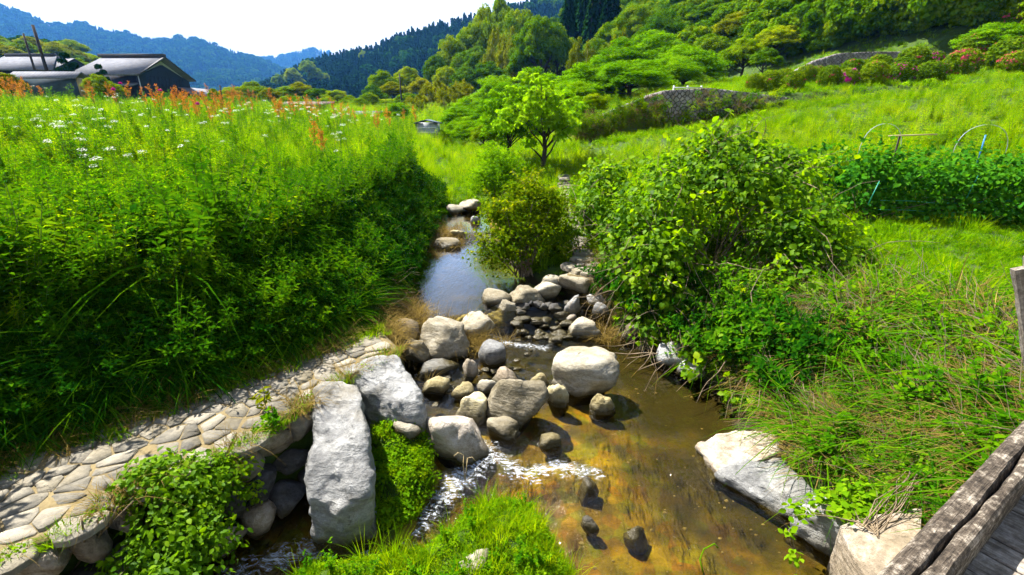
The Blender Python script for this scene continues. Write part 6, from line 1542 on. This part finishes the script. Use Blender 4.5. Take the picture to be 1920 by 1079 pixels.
# ------------------------------------------------------------------ wild flowers of the meadow
def sorrel():
    S = Soup(); add_tube(S, [(0, 0, 0), (.01, 0, .5), (.0, .01, .95)], [.006, .005, .003], 4, m=1, cap=False)
    for k in range(6):
        a = k * 2.4; t = rng.random(26); z0 = .48 + k * .07; c = np.stack([np.cos(a) * .07 * t * (1 - k * .1), np.sin(a) * .07 * t * (1 - k * .1), z0 + .16 * t], 1) + rng.normal(size=(26, 3)) * .01
        N = rand_dirs(26); D = rand_dirs(26); add_leaves(S, c, D, N, np.full(26, .026), np.full(26, .010), .1, 0)
    return S.mesh('sorrel_plant', [M['orange'], M['stem']])
def umbel():
    S = Soup(); h = .62; add_tube(S, [(0, 0, 0), (.015, 0, h * .6), (0, 0, h)], [.005, .004, .003], 4, m=1, cap=False); n = 40; a = rng.uniform(0, 6.28, n); r = .05 * np.sqrt(rng.random(n))
    P = np.stack([r * np.cos(a), r * np.sin(a), h + .02 - 5 * r * r + .03 * rng.random(n)], 1); add_leaves(S, P, rand_dirs(n) * np.array([1, 1, .1]), np.tile([0, 0, 1.0], (n, 1)), np.full(n, .018), np.full(n, .009), .1, 0)
    return S.mesh('white_umbel', [M['white_flower'], M['stem']])
def thistle():
    S = Soup(); h = .8; add_tube(S, [(0, 0, 0), (0, .02, h)], [.006, .004], 4, m=1, cap=False); n = 60; d = rand_dirs(n); d[:, 2] = np.abs(d[:, 2]); add_leaves(S, np.tile([0, .02, h], (n, 1)), d, rand_dirs(n), np.full(n, .05), np.full(n, .008), 0, 0)
    return S.mesh('thistle', [M['magenta_flower'], M['stem']])
SR, UM, TH = [sorrel() for _ in range(3)], [umbel() for _ in range(3)], [thistle()]
def flowers(name, meshes, pix, label, group, cat, sc=(.8, 1.2), wide=1.3, tall=1.5):
    if not len(pix): return
    YY = np.geomspace(4, 70, 160); q = [ray(px, py) for px, py in pix]
    k = np.array([[YY / y] for _, y, _ in q])[:, 0]                     # ray parameter (n, 160)
    X = k * np.array([[a] for a, _, _ in q]); Z = CAMZ + k * np.array([[d] for _, _, d in q]); YG = np.broadcast_to(YY, X.shape)
    G = ground(X, YG); hit = Z < G + .55                                # where the flower head would touch the meadow
    for i in range(len(pix)):
        if not hit[i].any(): continue
        j = int(np.argmax(hit[i])); x, y, z = X[i, j], YY[j], G[i, j]
        if x > lookup(np.array(y), 4) - .1: continue
        o = obj(name, meshes[int(rng.integers(0, len(meshes)))], None, (x, y, z)); f = rng.uniform(*sc) * (max(y, 12) / 12) ** .3; o.scale = (f * wide, f * wide, f * tall)
        o.rotation_euler = (rng.normal() * .1, rng.normal() * .1, rng.uniform(0, 6.28)); tag(o, label, cat, group)
pix = [(rng.normal(m, sx), rng.normal(y, sy)) for m, y, sx, sy, n in ((55, 185, 30, 8, 12), (20, 190, 15, 8, 6), (360, 215, 26, 8, 16), (410, 220, 25, 7, 12), (300, 210, 24, 7, 8), (470, 205, 40, 8, 10), (530, 222, 22, 8, 10), (580, 222, 20, 7, 6), (690, 235, 40, 5, 9), (440, 190, 40, 4, 8), (200, 195, 40, 8, 8), (600, 288, 8, 6, 3), (740, 245, 30, 6, 6)) for _ in range(n)]
flowers('sorrel_plant', SR, pix, 'rust-orange flowering sorrel spike standing in the meadow', 'orange sorrel spikes in the meadow', 'flower', wide=1.8, tall=1.2)
pix = [(rng.normal(m, sx), rng.normal(y, sy)) for m, y, sx, sy, n in ((150, 230, 60, 25, 18), (250, 230, 60, 14, 16), (130, 290, 50, 26, 16), (220, 350, 30, 20, 7), (350, 240, 60, 12, 14), (590, 235, 40, 6, 30), (500, 232, 40, 8, 22), (680, 250, 40, 6, 14), (640, 285, 20, 12, 7), (60, 260, 40, 30, 8), (400, 260, 60, 16, 12)) for _ in range(n)]
flowers('white_umbel', UM, pix, 'small white flower umbel standing in the meadow', 'white umbels in the meadow', 'flower')
flowers('thistle', TH, [(236, 208), (72, 152), (98, 152), (88, 160), (240, 230), (300, 226), (380, 255)], 'magenta thistle flower standing above the meadow grass', 'thistles in the meadow', 'flower', (1.1, 1.4))

# ------------------------------------------------------------------ distant woods
def on_ridge(key, n, tmin=0.0):
    V, Q = RIDGES[key]; c = V[Q]; ar = np.linalg.norm(np.cross(c[:, 1] - c[:, 0], c[:, 3] - c[:, 0]), axis=1); k = rng.choice(len(Q), n, p=ar / ar.sum()); u, v = rng.random((2, n))
    return (c[k, 0].T * (1 - u) * (1 - v) + c[k, 1].T * u * (1 - v) + c[k, 2].T * u * v + c[k, 3].T * (1 - u) * v).T
def far_round():
    S = Soup(); n = 420; ncl = 12; C = rand_dirs(ncl) * np.array([.3, .3, .26]) + np.array([0, 0, .55]); k = rng.integers(0, ncl, n); d = rand_dirs(n); d[:, 2] = np.abs(d[:, 2]); P = C[k] + d * .2
    add_leaves(S, P, np.cross(d, rand_dirs(n)), unit(d + rng.normal(size=(n, 3)) * .35), np.full(n, .16), np.full(n, .07), .2, .1, A=rng.random(ncl)[k] * .6 + rng.random(n) * .4); return S.mesh('far_tree', [M['farleaf']])
def far_cone():
    S = Soup(); n = 260; t = rng.random(n) ** .8; a = rng.uniform(0, 6.28, n); r = .2 * (1 - t) ** .85 + .012
    P = np.stack([r * np.cos(a) * .3, r * np.sin(a) * .3, .05 + .93 * t], 1); add_leaves(S, P, np.stack([np.cos(a), np.sin(a), -.4 + 0 * a], 1), np.stack([np.cos(a) * .5, np.sin(a) * .5, np.ones(n)], 1), r + .03, .03 + .25 * r, .3, .25); return S.mesh('far_conifer', [M['conifer']])
PR['far_round'] = [far_round() for _ in range(3)]; PR['far_cone'] = [far_cone() for _ in range(3)]
P = on_ridge('conifer', 6500); scatter('conifer_forest', 'dark conifer plantation covering the hill in the valley gap', 'forest', ['far_cone', 'far_round'], P, rng.uniform(11, 17, len(P)), weights=[30, 1])
P = on_ridge('blue', 15000); scatter('mountain_forest', 'mixed forest covering the blue mountain', 'forest', ['far_cone', 'far_round'], P, rng.uniform(13, 22, len(P)), weights=[5, 2])
P = on_ridge('far', 7000); scatter('far_forest', 'forest covering the most distant mountain', 'forest', ['far_cone', 'far_round'], P, rng.uniform(16, 26, len(P)), weights=[5, 2])
P = on_ridge('yellow', 900); scatter('knoll_wood', 'undergrowth of smaller trees on the knoll behind the farm', 'forest', ['far_round'], P, rng.uniform(4, 7, len(P)))
okh = lambda X, Y: (hill_add(X, Y) > 1.2) & (X < 120) & (Y > 12)
def hill_bush():
    S = Soup(); n = 2600; ncl = 26; C = rand_dirs(ncl) * np.array([.36, .36, .3]) + np.array([0, 0, .45]); k = rng.integers(0, ncl, n); d = rand_dirs(n); d[:, 2] = np.abs(d[:, 2]); P = C[k] + d * .15 * rng.random((n, 1)) ** .4
    add_leaves(S, P, np.cross(d, rand_dirs(n)), unit(d + rng.normal(size=(n, 3)) * .4), np.full(n, .062), np.full(n, .025), .2, .1, A=rng.random(ncl)[k] * .6 + rng.random(n) * .4); return S.mesh('hill_bush', [M['evergreen']])
PR['hill_bush'] = [hill_bush() for _ in range(4)]
P = polar(2100, 38, 150, -14, 62, okh); scatter('hillside_understory', 'low bushes filling the hillside wood', 'undergrowth', ['hill_bush'], P, rng.uniform(2.5, 5.5, len(P)))
P = polar(800, 36, 64, 18, 58, okh); scatter('wood_edge_bushes', 'low bushes along the lower edge of the hillside wood', 'undergrowth', ['hill_bush'], P, rng.uniform(1.2, 2.6, len(P)))
P = polar(420, 14, 42, 6, 40, lambda X, Y: (Y > 23.6) & (X > 4) & (X < 20) & (Y < 40) & (hill_add(X, Y) < 2)); 
# climbing growth on the lower stone wall
P = []
for k in range(620):
    px = rng.uniform(1080, 1245) if k < 540 else rng.uniform(1250, 1540); yt = np.interp(px, [1085, 1110, 1220, 1330, 1545], [240, 224, 178, 166, 192]); yb = np.interp(px, [1085, 1180, 1250, 1400, 1545], [262, 260, 250, 222, 205]); P.append(aty(px, yt + (yb - yt) * rng.random() ** .6, 22.75))
scatter('wall_creeper', 'scrubby growth hanging on the lower stone wall', 'creeper', ['weedm', 'dry', 'yellowm', 'meadowweed'], np.array(P), rng.uniform(.7, 1.6, len(P)), weights=[2, 1.6, 1.6, 1], aim=np.tile([0., -.7], (len(P), 1)))

# ------------------------------------------------------------------ air
lo = np.array([v.min(0) for v, _ in RIDGES.values()]).min(0); hi = np.array([v.max(0) for v, _ in RIDGES.values()]).max(0)
lo = np.minimum(lo, [-950, -40, -6]); hi = np.maximum(hi, [950, 850, 0])
bm = bmesh.new(); bmesh.ops.create_cube(bm, size=1.0)
bmesh.ops.scale(bm, vec=Vector(hi - lo) + Vector((80, 60, 40)), verts=bm.verts); bmesh.ops.translate(bm, vec=Vector((hi + lo) / 2) + Vector((0, 0, 19)), verts=bm.verts)
me = bpy.data.meshes.new('haze'); bm.to_mesh(me); bm.free()
m, n, l = new_mat('haze'); pv = n.new('ShaderNodeVolumePrincipled'); pv.inputs['Color'].default_value = (0.10, 0.37, 1.0, 1); pv.inputs['Density'].default_value = 0.00019; pv.inputs['Anisotropy'].default_value = 0.2
mo = n.new('ShaderNodeOutputMaterial'); l.new(pv.outputs[0], mo.inputs['Volume']); me.materials.append(m)
tag(obj('haze', me), 'blue summer haze filling the valley air', 'haze', kind='stuff')
